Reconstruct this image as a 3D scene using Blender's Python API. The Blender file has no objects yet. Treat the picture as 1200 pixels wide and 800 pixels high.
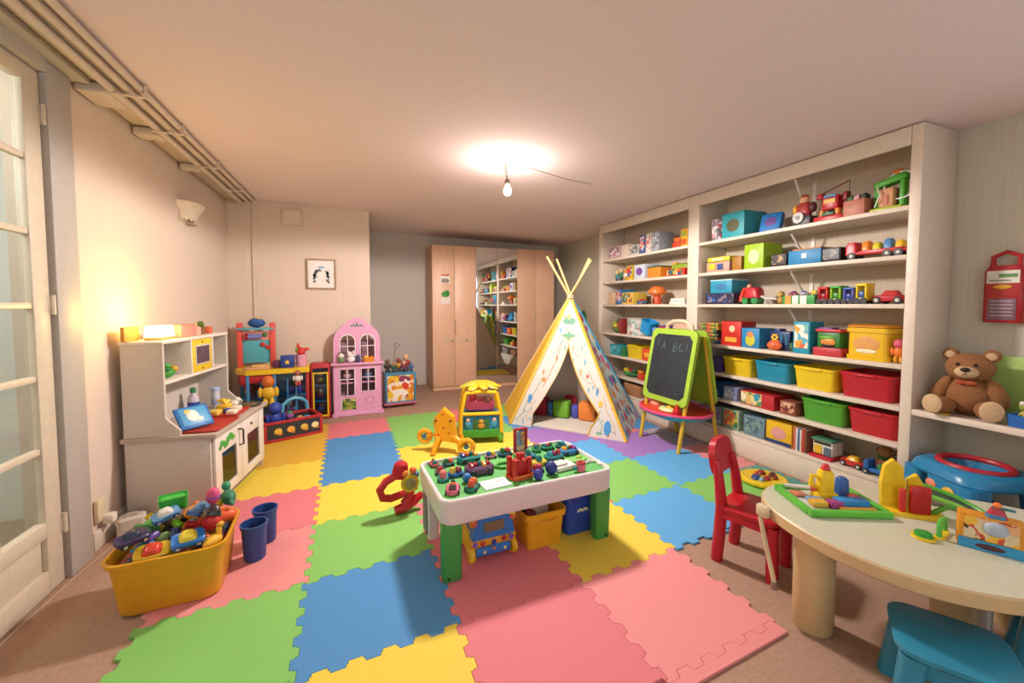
import bpy, bmesh, math, random
from mathutils import Matrix, Vector, Euler
PI = math.pi
sc = bpy.context.scene
COL = sc.collection

# ------------------------------------------------------------ camera
cam_d = bpy.data.cameras.new('camera'); cam = bpy.data.objects.new('camera', cam_d); COL.objects.link(cam)
cam_d.sensor_width = 36.0; cam_d.lens = 36.0 * 475 / 1200
cam_d.shift_y = -20 / 1200
cam_d.clip_start = 0.02
cam.location = (0, 0, 1.3)
cam.rotation_euler = (math.radians(90 - 2.772), 0, math.radians(-20.754))
sc.camera = cam
# ------------------------------------------------------------ view, world, large lights
sc.view_settings.view_transform = 'Standard'; sc.view_settings.look = 'None'
sc.view_settings.gamma = 1.0; sc.view_settings.use_curve_mapping = False
sc.view_settings.exposure = 0.4
w = bpy.data.worlds.new('world'); sc.world = w; w.use_nodes = True
w.node_tree.nodes['Background'].inputs[0].default_value = (0.75, 0.85, 1.0, 1)
w.node_tree.nodes['Background'].inputs[1].default_value = 1.0

def area(name, loc, rot, sx, sy, power, col):
    l = bpy.data.lights.new(name, 'AREA'); l.shape = 'RECTANGLE'; l.size = sx; l.size_y = sy
    l.energy = power; l.color = col
    o = bpy.data.objects.new(name, l); o.location = loc; o.rotation_euler = rot; COL.objects.link(o); return o
area('front_window_fill', (.30, -1.56, 1.45), (math.radians(-90), 0, 0), 2.7, 1.45, 115, (0.84, 0.93, 1.0))  # added fill light behind the camera, set in an assumed window
area('daylight_side_window', (3.37, -0.35, 1.5), (0, math.radians(90), 0), 1.3, 1.1, 7, (0.80, 0.90, 1.0))

def point(name, loc, power, col, r=0.04):
    l = bpy.data.lights.new(name, 'POINT'); l.energy = power; l.color = col; l.shadow_soft_size = r
    o = bpy.data.objects.new(name, l); o.location = loc; COL.objects.link(o); return o

# ------------------------------------------------------------ materials (all procedural)
def lin(h):
    h = h.lstrip('#'); v = [int(h[i:i+2], 16) / 255 for i in (0, 2, 4)]
    return tuple(((c + .055) / 1.055) ** 2.4 if c > .04045 else c / 12.92 for c in v) + (1,)
_mc = {}
def m(hexc, rough=.4, var=.08, bump=0., scale=30., metal=0., kind='plain', emit=0.):
    key = (hexc, rough, var, bump, scale, metal, kind, emit)
    if key in _mc: return _mc[key]
    mt = bpy.data.materials.new('%s_%s' % (kind, hexc.lstrip('#'))); mt.use_nodes = True
    nt = mt.node_tree; N = nt.nodes; L = nt.links; bs = N['Principled BSDF']
    bs.inputs['Roughness'].default_value = rough; bs.inputs['Metallic'].default_value = metal
    c = lin(hexc)
    tc = N.new('ShaderNodeTexCoord'); mp = N.new('ShaderNodeMapping'); L.new(tc.outputs['Object'], mp.inputs[0])
    nz = N.new('ShaderNodeTexNoise'); L.new(mp.outputs[0], nz.inputs['Vector']); nz.inputs['Detail'].default_value = 3
    nz.inputs['Scale'].default_value = scale
    if kind == 'wood': mp.inputs['Scale'].default_value = (6, 6, .5)
    if kind == 'stripe': mp.inputs['Scale'].default_value = (7, 7, .12)
    rp = N.new('ShaderNodeValToRGB'); L.new(nz.outputs['Fac'], rp.inputs[0])
    rp.color_ramp.elements[0].position = .3; rp.color_ramp.elements[1].position = .7
    rp.color_ramp.elements[0].color = tuple(x * (1 - var) for x in c[:3]) + (1,)
    rp.color_ramp.elements[1].color = tuple(min(1, x * (1 + var)) for x in c[:3]) + (1,)
    L.new(rp.outputs[0], bs.inputs['Base Color'])
    if bump:
        b = N.new('ShaderNodeBump'); b.inputs['Strength'].default_value = bump; b.inputs['Distance'].default_value = .01
        L.new(nz.outputs['Fac'], b.inputs['Height']); L.new(b.outputs[0], bs.inputs['Normal'])
    if emit:
        bs.inputs['Emission Color'].default_value = c; bs.inputs['Emission Strength'].default_value = emit
    _mc[key] = mt; return mt
def art(cols, scale=30., stretch=(1, 1, 1), rough=.4):
    """printed picture: irregular patches of the given colours"""
    key = ('art', tuple(cols), scale, stretch)
    if key in _mc: return _mc[key]
    mt = bpy.data.materials.new('print_' + cols[0].lstrip('#')); mt.use_nodes = True
    nt = mt.node_tree; N = nt.nodes; L = nt.links; bs = N['Principled BSDF']; bs.inputs['Roughness'].default_value = rough
    tc = N.new('ShaderNodeTexCoord'); mp = N.new('ShaderNodeMapping'); L.new(tc.outputs['Object'], mp.inputs[0])
    mp.inputs['Scale'].default_value = stretch
    nz = N.new('ShaderNodeTexNoise'); nz.inputs['Scale'].default_value = scale * .7; L.new(mp.outputs[0], nz.inputs['Vector'])
    mx = N.new('ShaderNodeMix'); mx.data_type = 'VECTOR'; mx.inputs[0].default_value = .06
    L.new(mp.outputs[0], mx.inputs[4]); L.new(nz.outputs['Color'], mx.inputs[5])
    vo = N.new('ShaderNodeTexVoronoi'); vo.inputs['Scale'].default_value = scale; L.new(mx.outputs[1], vo.inputs['Vector'])
    sp = N.new('ShaderNodeSeparateColor'); L.new(vo.outputs['Color'], sp.inputs[0])
    rp = N.new('ShaderNodeValToRGB'); rp.color_ramp.interpolation = 'CONSTANT'; L.new(sp.outputs[0], rp.inputs[0])
    n = len(cols)
    while len(rp.color_ramp.elements) < n: rp.color_ramp.elements.new(.5)
    for i, c in enumerate(cols):
        rp.color_ramp.elements[i].position = i / n; rp.color_ramp.elements[i].color = lin(c)
    L.new(rp.outputs[0], bs.inputs['Base Color'])
    _mc[key] = mt; return mt
def feather(bg, cols, scale=9., rad=.34, stretch=(1, 1, 1)):
    """fabric print: separate spots of random colour on a plain ground (UV space)"""
    mt = bpy.data.materials.new('fabric_print'); mt.use_nodes = True
    nt = mt.node_tree; N = nt.nodes; L = nt.links; bs = N['Principled BSDF']; bs.inputs['Roughness'].default_value = .9
    tc = N.new('ShaderNodeTexCoord'); mp = N.new('ShaderNodeMapping'); L.new(tc.outputs['UV'], mp.inputs[0]); mp.inputs['Scale'].default_value = stretch
    vo = N.new('ShaderNodeTexVoronoi'); vo.inputs['Scale'].default_value = scale; vo.inputs['Randomness'].default_value = .45
    L.new(mp.outputs[0], vo.inputs['Vector'])
    sp = N.new('ShaderNodeSeparateColor'); L.new(vo.outputs['Color'], sp.inputs[0])
    rp = N.new('ShaderNodeValToRGB'); rp.color_ramp.interpolation = 'CONSTANT'; L.new(sp.outputs[0], rp.inputs[0])
    while len(rp.color_ramp.elements) < len(cols): rp.color_ramp.elements.new(.5)
    for i, c in enumerate(cols):
        rp.color_ramp.elements[i].position = i / len(cols); rp.color_ramp.elements[i].color = lin(c)
    mt2 = N.new('ShaderNodeMath'); mt2.operation = 'LESS_THAN'; mt2.inputs[1].default_value = rad; L.new(vo.outputs['Distance'], mt2.inputs[0])
    mx = N.new('ShaderNodeMix'); mx.data_type = 'RGBA'; L.new(mt2.outputs[0], mx.inputs[0])
    mx.inputs[6].default_value = lin(bg); L.new(rp.outputs[0], mx.inputs[7]); L.new(mx.outputs[2], bs.inputs['Base Color'])
    return mt
def glassmat(name, tint='#ffffff', rough=0.02, mixf=.18):
    mt = bpy.data.materials.new(name); mt.use_nodes = True; nt = mt.node_tree; N = nt.nodes; L = nt.links
    N.remove(N['Principled BSDF']); out = N['Material Output']
    tr = N.new('ShaderNodeBsdfTransparent'); tr.inputs[0].default_value = lin(tint)
    gl = N.new('ShaderNodeBsdfGlossy'); gl.inputs['Roughness'].default_value = rough
    lw = N.new('ShaderNodeLayerWeight'); lw.inputs[0].default_value = .5
    pw = N.new('ShaderNodeMath'); pw.operation = 'POWER'; pw.inputs[1].default_value = 3.; L.new(lw.outputs['Facing'], pw.inputs[0])
    ml = N.new('ShaderNodeMath'); ml.operation = 'MULTIPLY_ADD'; ml.inputs[1].default_value = mixf; ml.inputs[2].default_value = .03; L.new(pw.outputs[0], ml.inputs[0])
    mx = N.new('ShaderNodeMixShader'); L.new(ml.outputs[0], mx.inputs[0]); L.new(tr.outputs[0], mx.inputs[1]); L.new(gl.outputs[0], mx.inputs[2])
    L.new(mx.outputs[0], out.inputs[0]); return mt

# palette
RED, DRED, YEL, AMB, BLU, DBLU, TEAL, GRN, LIME, WHT, CREAM, BLK, PINK, PUR, ORA, BRN, GRY, LBLU = (
 '#c8202c', '#8e1420', '#f2c916', '#e09a18', '#1f5fb8', '#1c3478', '#2b93ad', '#3f9a34', '#9dc72b', '#e6e2da', '#e9dcc0', '#1c1c20',
 '#e98fa6', '#6a3f96', '#e86a28', '#8a5a34', '#8f9296', '#4f9fd6')

# ------------------------------------------------------------ mesh builder
def rrect(sx, sy, r, n=4):
    r = max(1e-4, min(r, sx / 2 - 1e-4, sy / 2 - 1e-4)); out = []
    for cx, cy, a0 in ((sx/2-r, sy/2-r, 0), (-sx/2+r, sy/2-r, PI/2), (-sx/2+r, -sy/2+r, PI), (sx/2-r, -sy/2+r, 1.5*PI)):
        for k in range(n + 1):
            a = a0 + PI / 2 * k / n; out.append((cx + r * math.cos(a), cy + r * math.sin(a)))
    return out
def T(x=0, y=0, z=0, rx=0, ry=0, rz=0, s=1):
    return Matrix.Translation((x, y, z)) @ Euler((rx, ry, rz)).to_matrix().to_4x4() @ Matrix.Scale(s, 4)
class B:
    def __init__(s): s.v = []; s.f = []; s.fm = []; s.mats = []; s.M = Matrix.Identity(4); s.uv = None
    def mi(s, mt):
        if isinstance(mt, str): mt = m(mt)
        if mt not in s.mats: s.mats.append(mt)
        return s.mats.index(mt)
    def add(s, vs, fs, mt, M=None):
        o = len(s.v); X = s.M @ M if M is not None else s.M; i = s.mi(mt)
        s.v += [tuple(X @ Vector(p)) for p in vs]; s.f += [tuple(o + k for k in f) for f in fs]; s.fm += [i] * len(fs); return s
    def box(s, c, d, mt, bev=0., M=None, seg=2):
        x, y, z = d[0] / 2, d[1] / 2, d[2] / 2
        X = T(*c); X = X @ M if M is not None else X
        if bev <= 0:
            vs = [(a*x, b*y, e*z) for a in (-1, 1) for b in (-1, 1) for e in (-1, 1)]
            return s.add(vs, [(0,1,3,2), (4,6,7,5), (0,4,5,1), (2,3,7,6), (0,2,6,4), (1,5,7,3)], mt, X)
        bev = min(bev, x*.95, y*.95, z*.95); secs = []
        for k in range(seg + 1):
            a = PI / 2 * k / seg; e = bev * (1 - math.sin(a)); secs.append((-z + bev * (1 - math.cos(a)), 2*x - 2*e, 2*y - 2*e, max(bev - e * .5, bev*.5)))
        secs += [(-q[0], q[1], q[2], q[3]) for q in reversed(secs)]
        return s.loft(secs, mt, X, n=seg)
    def loft(s, secs, mt, M=None, n=4, cap0=True, cap1=True):
        vs = []; fs = []; K = 4 * (n + 1)
        for q in secs:
            ox, oy = (q[4], q[5]) if len(q) > 4 else (0, 0)
            vs += [(a + ox, b + oy, q[0]) for a, b in rrect(q[1], q[2], q[3], n)]
        for i in range(len(secs) - 1):
            for k in range(K):
                a, b = i*K + k, i*K + (k+1) % K; fs.append((a, b, b + K, a + K))
        if cap0: fs.append(tuple(reversed(range(K))))
        if cap1: fs.append(tuple(range((len(secs)-1)*K, len(secs)*K)))
        return s.add(vs, fs, mt, M)
    def lathe(s, prof, mt, M=None, n=16, cap=True):
        vs = []; fs = []
        for r, z in prof: vs += [(r * math.cos(2*PI*k/n), r * math.sin(2*PI*k/n), z) for k in range(n)]
        for i in range(len(prof) - 1):
            for k in range(n):
                a, b = i*n + k, i*n + (k+1) % n; fs.append((a, b, b + n, a + n))
        if cap:
            if prof[0][0] > 1e-4: fs.append(tuple(reversed(range(n))))
            if prof[-1][0] > 1e-4: fs.append(tuple(range((len(prof)-1)*n, len(prof)*n)))
        return s.add(vs, fs, mt, M)
    def cyl(s, p0, p1, r0, mt, r1=None, n=14, bev=0):
        p0 = Vector(p0); p1 = Vector(p1); d = p1 - p0; L = d.length; r1 = r0 if r1 is None else r1
        X = Matrix.Translation(p0) @ d.to_track_quat('Z', 'Y').to_matrix().to_4x4()
        pr = [(r0, 0), (r1, L)] if not bev else [(r0 - bev, 0), (r0, bev), (r1, L - bev), (r1 - bev, L)]
        return s.lathe(pr, mt, X, n)
    def ell(s, c, r, mt, M=None, n=14, k=8):
        if not hasattr(r, '__len__'): r = (r, r, r)
        X = T(*c); X = X @ M if M is not None else X
        pr = [(math.sin(PI*i/k), -math.cos(PI*i/k)) for i in range(k + 1)]; pr[0] = (0.001, -1); pr[-1] = (0.001, 1)
        return s.lathe(pr, mt, X @ Matrix.Diagonal((r[0], r[1], r[2], 1)), n)
    def tube(s, pts, r, mt, n=8, closed=False, M=None):
        P = [Vector(p) for p in pts]; N = len(P); R = r if hasattr(r, '__len__') else [r] * N
        vs = []; fs = []; up = Vector((0, 0, 1)); pn = None
        for i in range(N):
            a = P[(i-1) % N] if (closed or i) else P[i]; b = P[(i+1) % N] if (closed or i < N-1) else P[i]
            t = (b - a); t = t.normalized() if t.length > 1e-9 else Vector((0, 0, 1))
            if pn is None:
                pn = t.cross(up if abs(t.z) < .9 else Vector((1, 0, 0))).normalized()
            else:
                pn = (pn - t * pn.dot(t)); pn = pn.normalized() if pn.length > 1e-6 else t.orthogonal().normalized()
            q = t.cross(pn)
            vs += [tuple(P[i] + (pn * math.cos(2*PI*k/n) + q * math.sin(2*PI*k/n)) * R[i]) for k in range(n)]
        for i in range(N if closed else N - 1):
            j = (i + 1) % N
            for k in range(n): fs.append((i*n + k, i*n + (k+1) % n, j*n + (k+1) % n, j*n + k))
        if not closed: fs += [tuple(reversed(range(n))), tuple(range((N-1)*n, N*n))]
        return s.add(vs, fs, mt, M)
    def prism(s, poly, z0, z1, mt, M=None):
        n = len(poly); vs = [(x, y, z0) for x, y in poly] + [(x, y, z1) for x, y in poly]
        fs = [tuple(reversed(range(n))), tuple(range(n, 2*n))] + [(k, (k+1) % n, n + (k+1) % n, n + k) for k in range(n)]
        return s.add(vs, fs, mt, M)
    def torus(s, c, R, r, mt, M=None, n=20, k=8, sx=1., sy=1.):
        X = T(*c); X = X @ M if M is not None else X
        return s.tube([(R*sx*math.cos(2*PI*i/n), R*sy*math.sin(2*PI*i/n), 0) for i in range(n)], r, mt, k, True, X)
    def obj(s, name, parent=None, loc=(0, 0, 0), rz=0., sharp=38, rot=None):
        me = bpy.data.meshes.new(name); me.from_pydata(s.v, [], s.f); me.validate(); me.update()
        for x in s.mats: me.materials.append(x)
        if len(me.polygons) == len(s.fm): me.polygons.foreach_set('material_index', s.fm)
        bm = bmesh.new(); bm.from_mesh(me); bmesh.ops.recalc_face_normals(bm, faces=bm.faces); bm.to_mesh(me); bm.free()
        me.polygons.foreach_set('use_smooth', [True] * len(me.polygons)); me.set_sharp_from_angle(angle=math.radians(sharp))
        o = bpy.data.objects.new(name, me); COL.objects.link(o); o.location = loc; o.rotation_euler = rot or (0, 0, rz)
        if parent: o.parent = parent
        return o
def bx(c, d, mt, bev=0., M=None): return B().box(c, d, mt, bev, M)
def thing(name, label, cat, loc=(0, 0, 0), rz=0., group=None, rot=None):
    o = bpy.data.objects.new(name, None); COL.objects.link(o); o.empty_display_size = .05
    o.location = loc; o.rotation_euler = rot or (0, 0, rz); return tag(o, label, cat, group)
def tag(o, label, cat, group=None):
    o['label'] = label; o['category'] = cat
    if group: o['group'] = group
    return o
def struct(o, label=None):
    o['kind'] = 'structure'
    if label: o['label'] = label
    return o
def dup(root, loc=None, rz=None, label=None, group=None):
    r = root.copy(); COL.objects.link(r)
    if loc is not None: r.location = loc
    if rz is not None: r.rotation_euler = (0, 0, rz)
    if label: r['label'] = label
    if group: r['group'] = group
    for ch in list(root.children):
        c = ch.copy(); COL.objects.link(c); c.parent = r
        for g in list(ch.children):
            d = g.copy(); COL.objects.link(d); d.parent = c
    return r
def ceil_z(x): return 2.36 + (3.06 - x) * .025

# ------------------------------------------------------------ room shell
WALLP = m('#dccab9', .9, .03, .12, 16, kind='stripe')
WALLR = m('#c9c5b4', .9, .06, .15, 16, kind='stripe'); WALLB = m('#d0c9bf', .9, .03, .12, 16, kind='stripe')
CEILM = m('#ead9d8', .95, .02, .05, 60)
PAINT = m('#ddd3c4', .5, .03)
XL, XR, YB, YF = -1.33, 3.42, 6.65, -1.6
struct(bx(((XL+XR)/2, (YB+YF)/2, -.05), (XR-XL+.4, YB-YF+.4, .1), m('#a98872', .8, .10, .15, 55)).obj('floor'))
b = B(); a0, a1 = XL - .15, XR + .15
b.add([(x, y, ceil_z(x) + dz) for dz in (0, .1) for x, y in ((a0, YF-.15), (a1, YF-.15), (a1, YB+.15), (a0, YB+.15))],
      [(0,1,2,3), (4,7,6,5), (0,4,5,1), (1,5,6,2), (2,6,7,3), (3,7,4,0)], CEILM)
struct(b.obj('ceiling'))
# left wall with door opening y 1.60..2.50, z 0..2.34
DY0, DY1, DZ = 1.52, 2.49, 2.335
b = B()
b.box((XL-.06, (YF+DY0)/2, 1.22), (.12, DY0-YF, 2.5), WALLP); b.box((XL-.06, (DY1+5.4)/2, 1.22), (.12, 5.4-DY1, 2.5), WALLP)
b.box((XL-.06, (DY0+DY1)/2, DZ+.07), (.12, DY1-DY0, .14), WALLP)
struct(b.obj('wall_left'))
struct(bx(((XL+.14)/2, 5.36, 1.22), (.14-XL, .12, 2.5), WALLP).obj('wall_back_left'))
struct(bx((.08, (5.42+YB)/2, 1.22), (.12, YB-5.42, 2.5), WALLB).obj('wall_return'))
struct(bx(((.02+XR)/2, YB+.06, 1.22), (XR-.02+.12, .12, 2.5), WALLB).obj('wall_back'))
# right wall with side window near the camera; front wall with a wide window added for fill light (both behind the picture frame)
b = B(); wy0, wy1, wz0, wz1 = -1.05, .35, .95, 2.1
b.box((XR+.06, (wy1+YB)/2, 1.22), (.12, YB-wy1, 2.5), WALLR); b.box((XR+.06, (YF+wy0)/2, 1.22), (.12, wy0-YF, 2.5), WALLR)
b.box((XR+.06, (wy0+wy1)/2, wz0/2), (.12, wy1-wy0, wz0), WALLR); b.box((XR+.06, (wy0+wy1)/2, (wz1+2.5)/2), (.12, wy1-wy0, 2.5-wz1), WALLR)
struct(b.obj('wall_right'))
b = B(); fx0, fx1, fz0, fz1 = -1.15, 1.75, .65, 2.25
b.box(((XL+fx0)/2, YF-.06, 1.22), (fx0-XL, .12, 2.5), WALLP); b.box(((fx1+XR)/2, YF-.06, 1.22), (XR-fx1, .12, 2.5), WALLP)
b.box(((fx0+fx1)/2, YF-.06, fz0/2), (fx1-fx0, .12, fz0), WALLP); b.box(((fx0+fx1)/2, YF-.06, (fz1+2.5)/2), (fx1-fx0, .12, 2.5-fz1), WALLP)
struct(b.obj('wall_front'))
GLASS = glassmat('clear_glass')
FR = m('#e4ddcf', .4, .03)
def window(name, ax, c, wdt, h, z0, ncol):
    wn = bpy.data.objects.new(name, None); COL.objects.link(wn); wn.location = c; struct(wn)
    if ax == 'x': wn.rotation_euler = (0, 0, PI/2)
    b = B()
    for s in (-1, 1):
        b.box((s*(wdt/2-.03), 0, z0+h/2), (.06, .08, h), FR, .004); b.box((0, 0, z0+h/2+s*(h/2-.03)), (wdt-.12, .08, .06), FR, .004)
    b.obj('window_frame', wn)
    cw = (wdt-.12)/ncol
    for i in range(1, ncol): bx((-wdt/2+.06+cw*i, 0, z0+h/2), (.05, .06, h-.12), FR, .004).obj('mullion', wn)
    for i in range(ncol): bx((-wdt/2+.06+cw*(i+.5), .02, z0+h/2), (cw-.04, .004, h-.12), GLASS).obj('pane', wn)
window('window_1', 'y', ((fx0+fx1)/2, YF-.06, 0), fx1-fx0, fz1-fz0, fz0, 4)  # assumed unseen window, placed to hold the front fill light
window('window_2', 'x', (XR+.06, (wy0+wy1)/2, 0), wy1-wy0, wz1-wz0, wz0, 2)
# baseboards
BB = m('#d2c6b4', .5, .03)
def bboard(name, c, d): struct(bx(c, d, BB, .003).obj(name))
bboard('baseboard_back', (.58, YB-.008, .05), (.86, .016, .1))
bboard('baseboard_return', (.148, (5.42+YB)/2, .05), (.016, YB-5.42-.02, .1))
bboard('baseboard_back_left', ((XL+.12)/2+.01, 5.292, .05), (.12-XL-.03, .016, .1))
bboard('baseboard_left', (XL+.008, (2.70+5.28)/2, .05), (.016, 5.28-2.72, .1))
bboard('baseboard_right', (XR-.008, (4.78+YB-.02)/2, .05), (.016, YB-4.82, .1))

# ------------------------------------------------------------ glazed door with casing on the left wall
DOORM = m('#d8cbb4', .45, .04)
d = bpy.data.objects.new('door_1', None); COL.objects.link(d); d.location = (XL, 0, 0); struct(d, 'cream painted glazed door with small square panes')
b = B(); y0, y1 = DY0+.01, DY1-.01; st = .10
ncol, nrow = 3, 6; gz0, gz1 = .33, 2.26; gy0, gy1 = y0+st, y1-st
b.box((-.005, y0+st/2, DZ/2), (.04, st, DZ-.02), DOORM, .004); b.box((-.005, y1-st/2, DZ/2), (.04, st, DZ-.02), DOORM, .004)
b.box((-.005, (gy0+gy1)/2, (gz1+DZ-.01)/2), (.04, gy1-gy0, DZ-.01-gz1), DOORM, .003)
b.box((-.005, (gy0+gy1)/2, .06), (.04, gy1-gy0, .10), DOORM, .003); b.box((-.005, (gy0+gy1)/2, gz0-.035), (.04, gy1-gy0, .07), DOORM, .003)
b.obj('door_frame', d)
bx((-.012, (gy0+gy1)/2, (.11+gz0-.07)/2), (.018, gy1-gy0-.004, gz0-.07-.11-.002), DOORM, .008).obj('lower_panel', d)
pw = (gy1-gy0)/ncol; ph = (gz1-gz0)/nrow
for i in range(1, ncol): bx((-.005, gy0+pw*i, (gz0+gz1)/2), (.034, .028, gz1-gz0), DOORM, .006).obj('muntin', d)
for j in range(1, nrow): bx((-.005, (gy0+gy1)/2, gz0+ph*j), (.032, gy1-gy0-.002, .028), DOORM, .006).obj('muntin', d)
DGL = glassmat('door_glass', '#f4f6f4', .06, .32)
for i in range(ncol):
    for j in range(nrow): bx((-.008, gy0+pw*(i+.5), gz0+ph*(j+.5)), (.004, pw-.02, ph-.02), DGL).obj('pane', d)
for z in (.28, 1.3, 2.15):
    B().cyl((.022, DY1-.006, z-.045), (.022, DY1-.006, z+.045), .010, m('#cdbfa8', .4), n=10).box((.014, DY1-.01, z), (.006, .03, .08), m('#cdbfa8', .4)).obj('hinge', d)
CAS = m('#b9b2a8', .5, .03)
struct(bx((XL+.016, DY1+.095, 1.20), (.032, .17, 2.40), CAS, .004).obj('trim_1'))
struct(bx((XL+.016, DY0-.095, 1.20), (.032, .17, 2.40), CAS, .004).obj('trim_2'))
struct(B().box((XL+.020, (DY0+DY1)/2, 2.385), (.04, DY1-DY0-.004, .09), CAS, .004).box((XL+.045, (DY0+DY1)/2+.02, 2.42), (.09, DY1-DY0+.40, .03), CAS, .006).obj('trim_3'))
# bright hallway behind the door
HALL = m('#e4e4dc', .9, .02)
b = B(); b.box((-2.75, 2.0, 1.2), (.1, 2.6, 2.6), HALL); b.box((-2.1, 3.35, 1.2), (1.4, .1, 2.6), HALL); b.box((-2.1, .65, 1.2), (1.4, .1, 2.6), HALL)
b.box((-2.1, 2.0, 2.5), (1.4, 2.8, .1), HALL); struct(b.obj('wall_hallway'))
struct(bx((-2.12, 2.0, -.05), (1.16, 2.6, .1), m('#b9a58c', .7)).obj('floor_hallway'))
point('hallway_ceiling_light', (-2.1, 1.9, 2.2), 24, (.95, .98, 1.0), .15)

# ------------------------------------------------------------ foam mat
PT = {'p': '#da7880', 'q': '#e48f8e', 'g': '#82c060', 'b': '#4a8cc4', 'y': '#e6cc46', 'v': '#9c74b8', 'w': '#b0a4ac', 't': '#549a8c', 'o': '#d9ac36', 'c': '#5ca8dc'}
MAP = {(-2,0):'g',(-2,1):'q',(-2,2):'p',(-2,3):'y',(-2,4):'o',(-2,5):'o',(-2,-1):'g',
 (-1,-1):'y',(-1,0):'b',(-1,1):'g',(-1,2):'y',(-1,3):'b',(-1,4):'b',(-1,5):'p',
 (0,-1):'p',(0,0):'p',(0,1):'p',(0,2):'g',(0,3):'y',(0,4):'g',(0,5):'g',
 (1,-1):'q',(1,0):'y',(1,1):'p',(1,2):'b',(1,3):'y',(1,4):'g',(1,5):'p',
 (2,0):'c',(2,1):'g',(2,2):'c',(2,3):'v',(2,4):'b',(2,5):'g',
 (3,0):'g',(3,1):'c',(3,2):'v',(3,3):'p',(3,4):'b',(3,5):'y',
 (4,0):'t',(4,1):'q',(4,2):'w',(4,3):'b'}
def gp(i, j):
    if i >= 5: i = 4.46
    return Vector((.3576 + .5952*i - .0135*j, 1.5502 + .0496*i + .542*j))
def tooth_edge(A, C, nt=10, amp=.026):
    d = C - A; n = Vector((d.y, -d.x)).normalized(); out = [A]; L = d.length
    for k in range(nt):
        sgn = 1 if k % 2 == 0 else -1
        c0, c1 = (k + .06) / nt, (k + .94) / nt; e = .16 / nt
        out += [A + d * (c0 + .0), A + d * (c0 - e*.6 + .10/nt) + n * amp * sgn * .5, A + d * (c1 + e*.6 - .10/nt) + n * amp * sgn * .5, A + d * c1]
    out.append(C); return out
mat = thing('foam_play_mat', 'interlocking foam play mat of pink, green, blue and yellow squares on the floor', 'play mat')
def smooth_poly(p, off):
    n = len(p); out = []
    ar = sum(p[k].x * p[(k+1) % n].y - p[(k+1) % n].x * p[k].y for k in range(n)); s = 1 if ar > 0 else -1
    for k in range(n):
        a, b_, c = p[k-1], p[k], p[(k+1) % n]
        n1 = Vector((-(b_ - a).y, (b_ - a).x)).normalized() * s; n2 = Vector((-(c - b_).y, (c - b_).x)).normalized() * s
        t = n1 + n2; t = t.normalized() if t.length > .2 else n1
        out.append(b_ + t * off)
    return out
for (i, j), k in MAP.items():
    e = [tooth_edge(gp(i, j), gp(i+1, j)), tooth_edge(gp(i+1, j), gp(i+1, j+1)), list(reversed(tooth_edge(gp(i, j+1), gp(i+1, j+1)))), list(reversed(tooth_edge(gp(i, j), gp(i, j+1))))]
    poly = []
    for q in e:
        for p in q:
            if not poly or (poly[-1] - p).length > 1e-4: poly.append(p)
    if (poly[0] - poly[-1]).length < 1e-4: poly.pop()
    poly = smooth_poly(poly, .0007)
    top = smooth_poly(poly, .0015); n = len(poly)
    b = B(); vs = [(p.x, p.y, 0.0005) for p in poly] + [(p.x, p.y, .0095) for p in poly] + [(p.x, p.y, .011) for p in top]
    fs = [tuple(reversed(range(n))), tuple(range(2*n, 3*n))] + [(r*n+q, r*n+(q+1) % n, (r+1)*n+(q+1) % n, (r+1)*n+q) for r in (0, 1) for q in range(n)]
    b.add(vs, fs, m(PT[k], .75, .05, .12, 160)); o = b.obj('mat_tile', mat, sharp=20)
e = tooth_edge(gp(1, -1), gp(2, -1)); d_ = gp(2, -1) - gp(1, -1); n_ = Vector((d_.y, -d_.x)).normalized() * .052
poly = smooth_poly([p for k, p in enumerate(e) if k == 0 or (p - e[k-1]).length > 1e-4] + [gp(2, -1) + n_, gp(1, -1) + n_], .0007)
b = B(); b.prism([p.to_tuple() for p in poly], .0005, .011, m(PT['q'], .75, .05, .12, 160)); b.obj('border_strip', mat)
MZ = .0115   # top of the mat
# ------------------------------------------------------------ pipes along the ceiling, lamp, wall fittings
PIPE = m('#d6c6b4', .45, .04)
t = thing('ceiling_pipes', 'bundle of cream painted pipes along the top of the left wall', 'pipe')
zc = ceil_z(-1.2) - .004
B().box((-1.235, 1.85, zc-.012), (.17, 6.88, .02), PIPE, .003).obj('backing_board', t)
for x, r, dz in ((-1.175, .022, .046), (-1.11, .020, .032), (-1.055, .017, .028)):
    B().tube([(x, -1.58, zc-dz), (x, 1, zc-dz), (x, 3.2, zc-dz), (x, 5.28, zc-dz)], r, PIPE, 12).obj('pipe', t)
for y in (.7, 1.6, 2.75, 3.25, 3.95, 4.65, 5.15):
    B().box((-1.115, y, zc-.068), (.17, .022, .008), PIPE, .002).box((-1.2, y, zc-.05), (.008, .022, .045), PIPE).box((-1.034, y, zc-.036), (.008, .022, .06), PIPE).obj('pipe_clip', t)
for y, l in ((2.83, .2), (3.35, .1), (4.05, .07)):
    B().box((-1.25, y, zc-.055), (.13, l, .05), PIPE, .008).obj('wall_bracket', t)
tag(B().tube([(-1.09, 5.285, 2.38), (-1.09, 5.285, 1.2), (-1.085, 5.285, .66)], .006, PIPE, 8).obj('wall_conduit'), 'thin vertical conduit running down the back wall corner', 'conduit')
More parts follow.
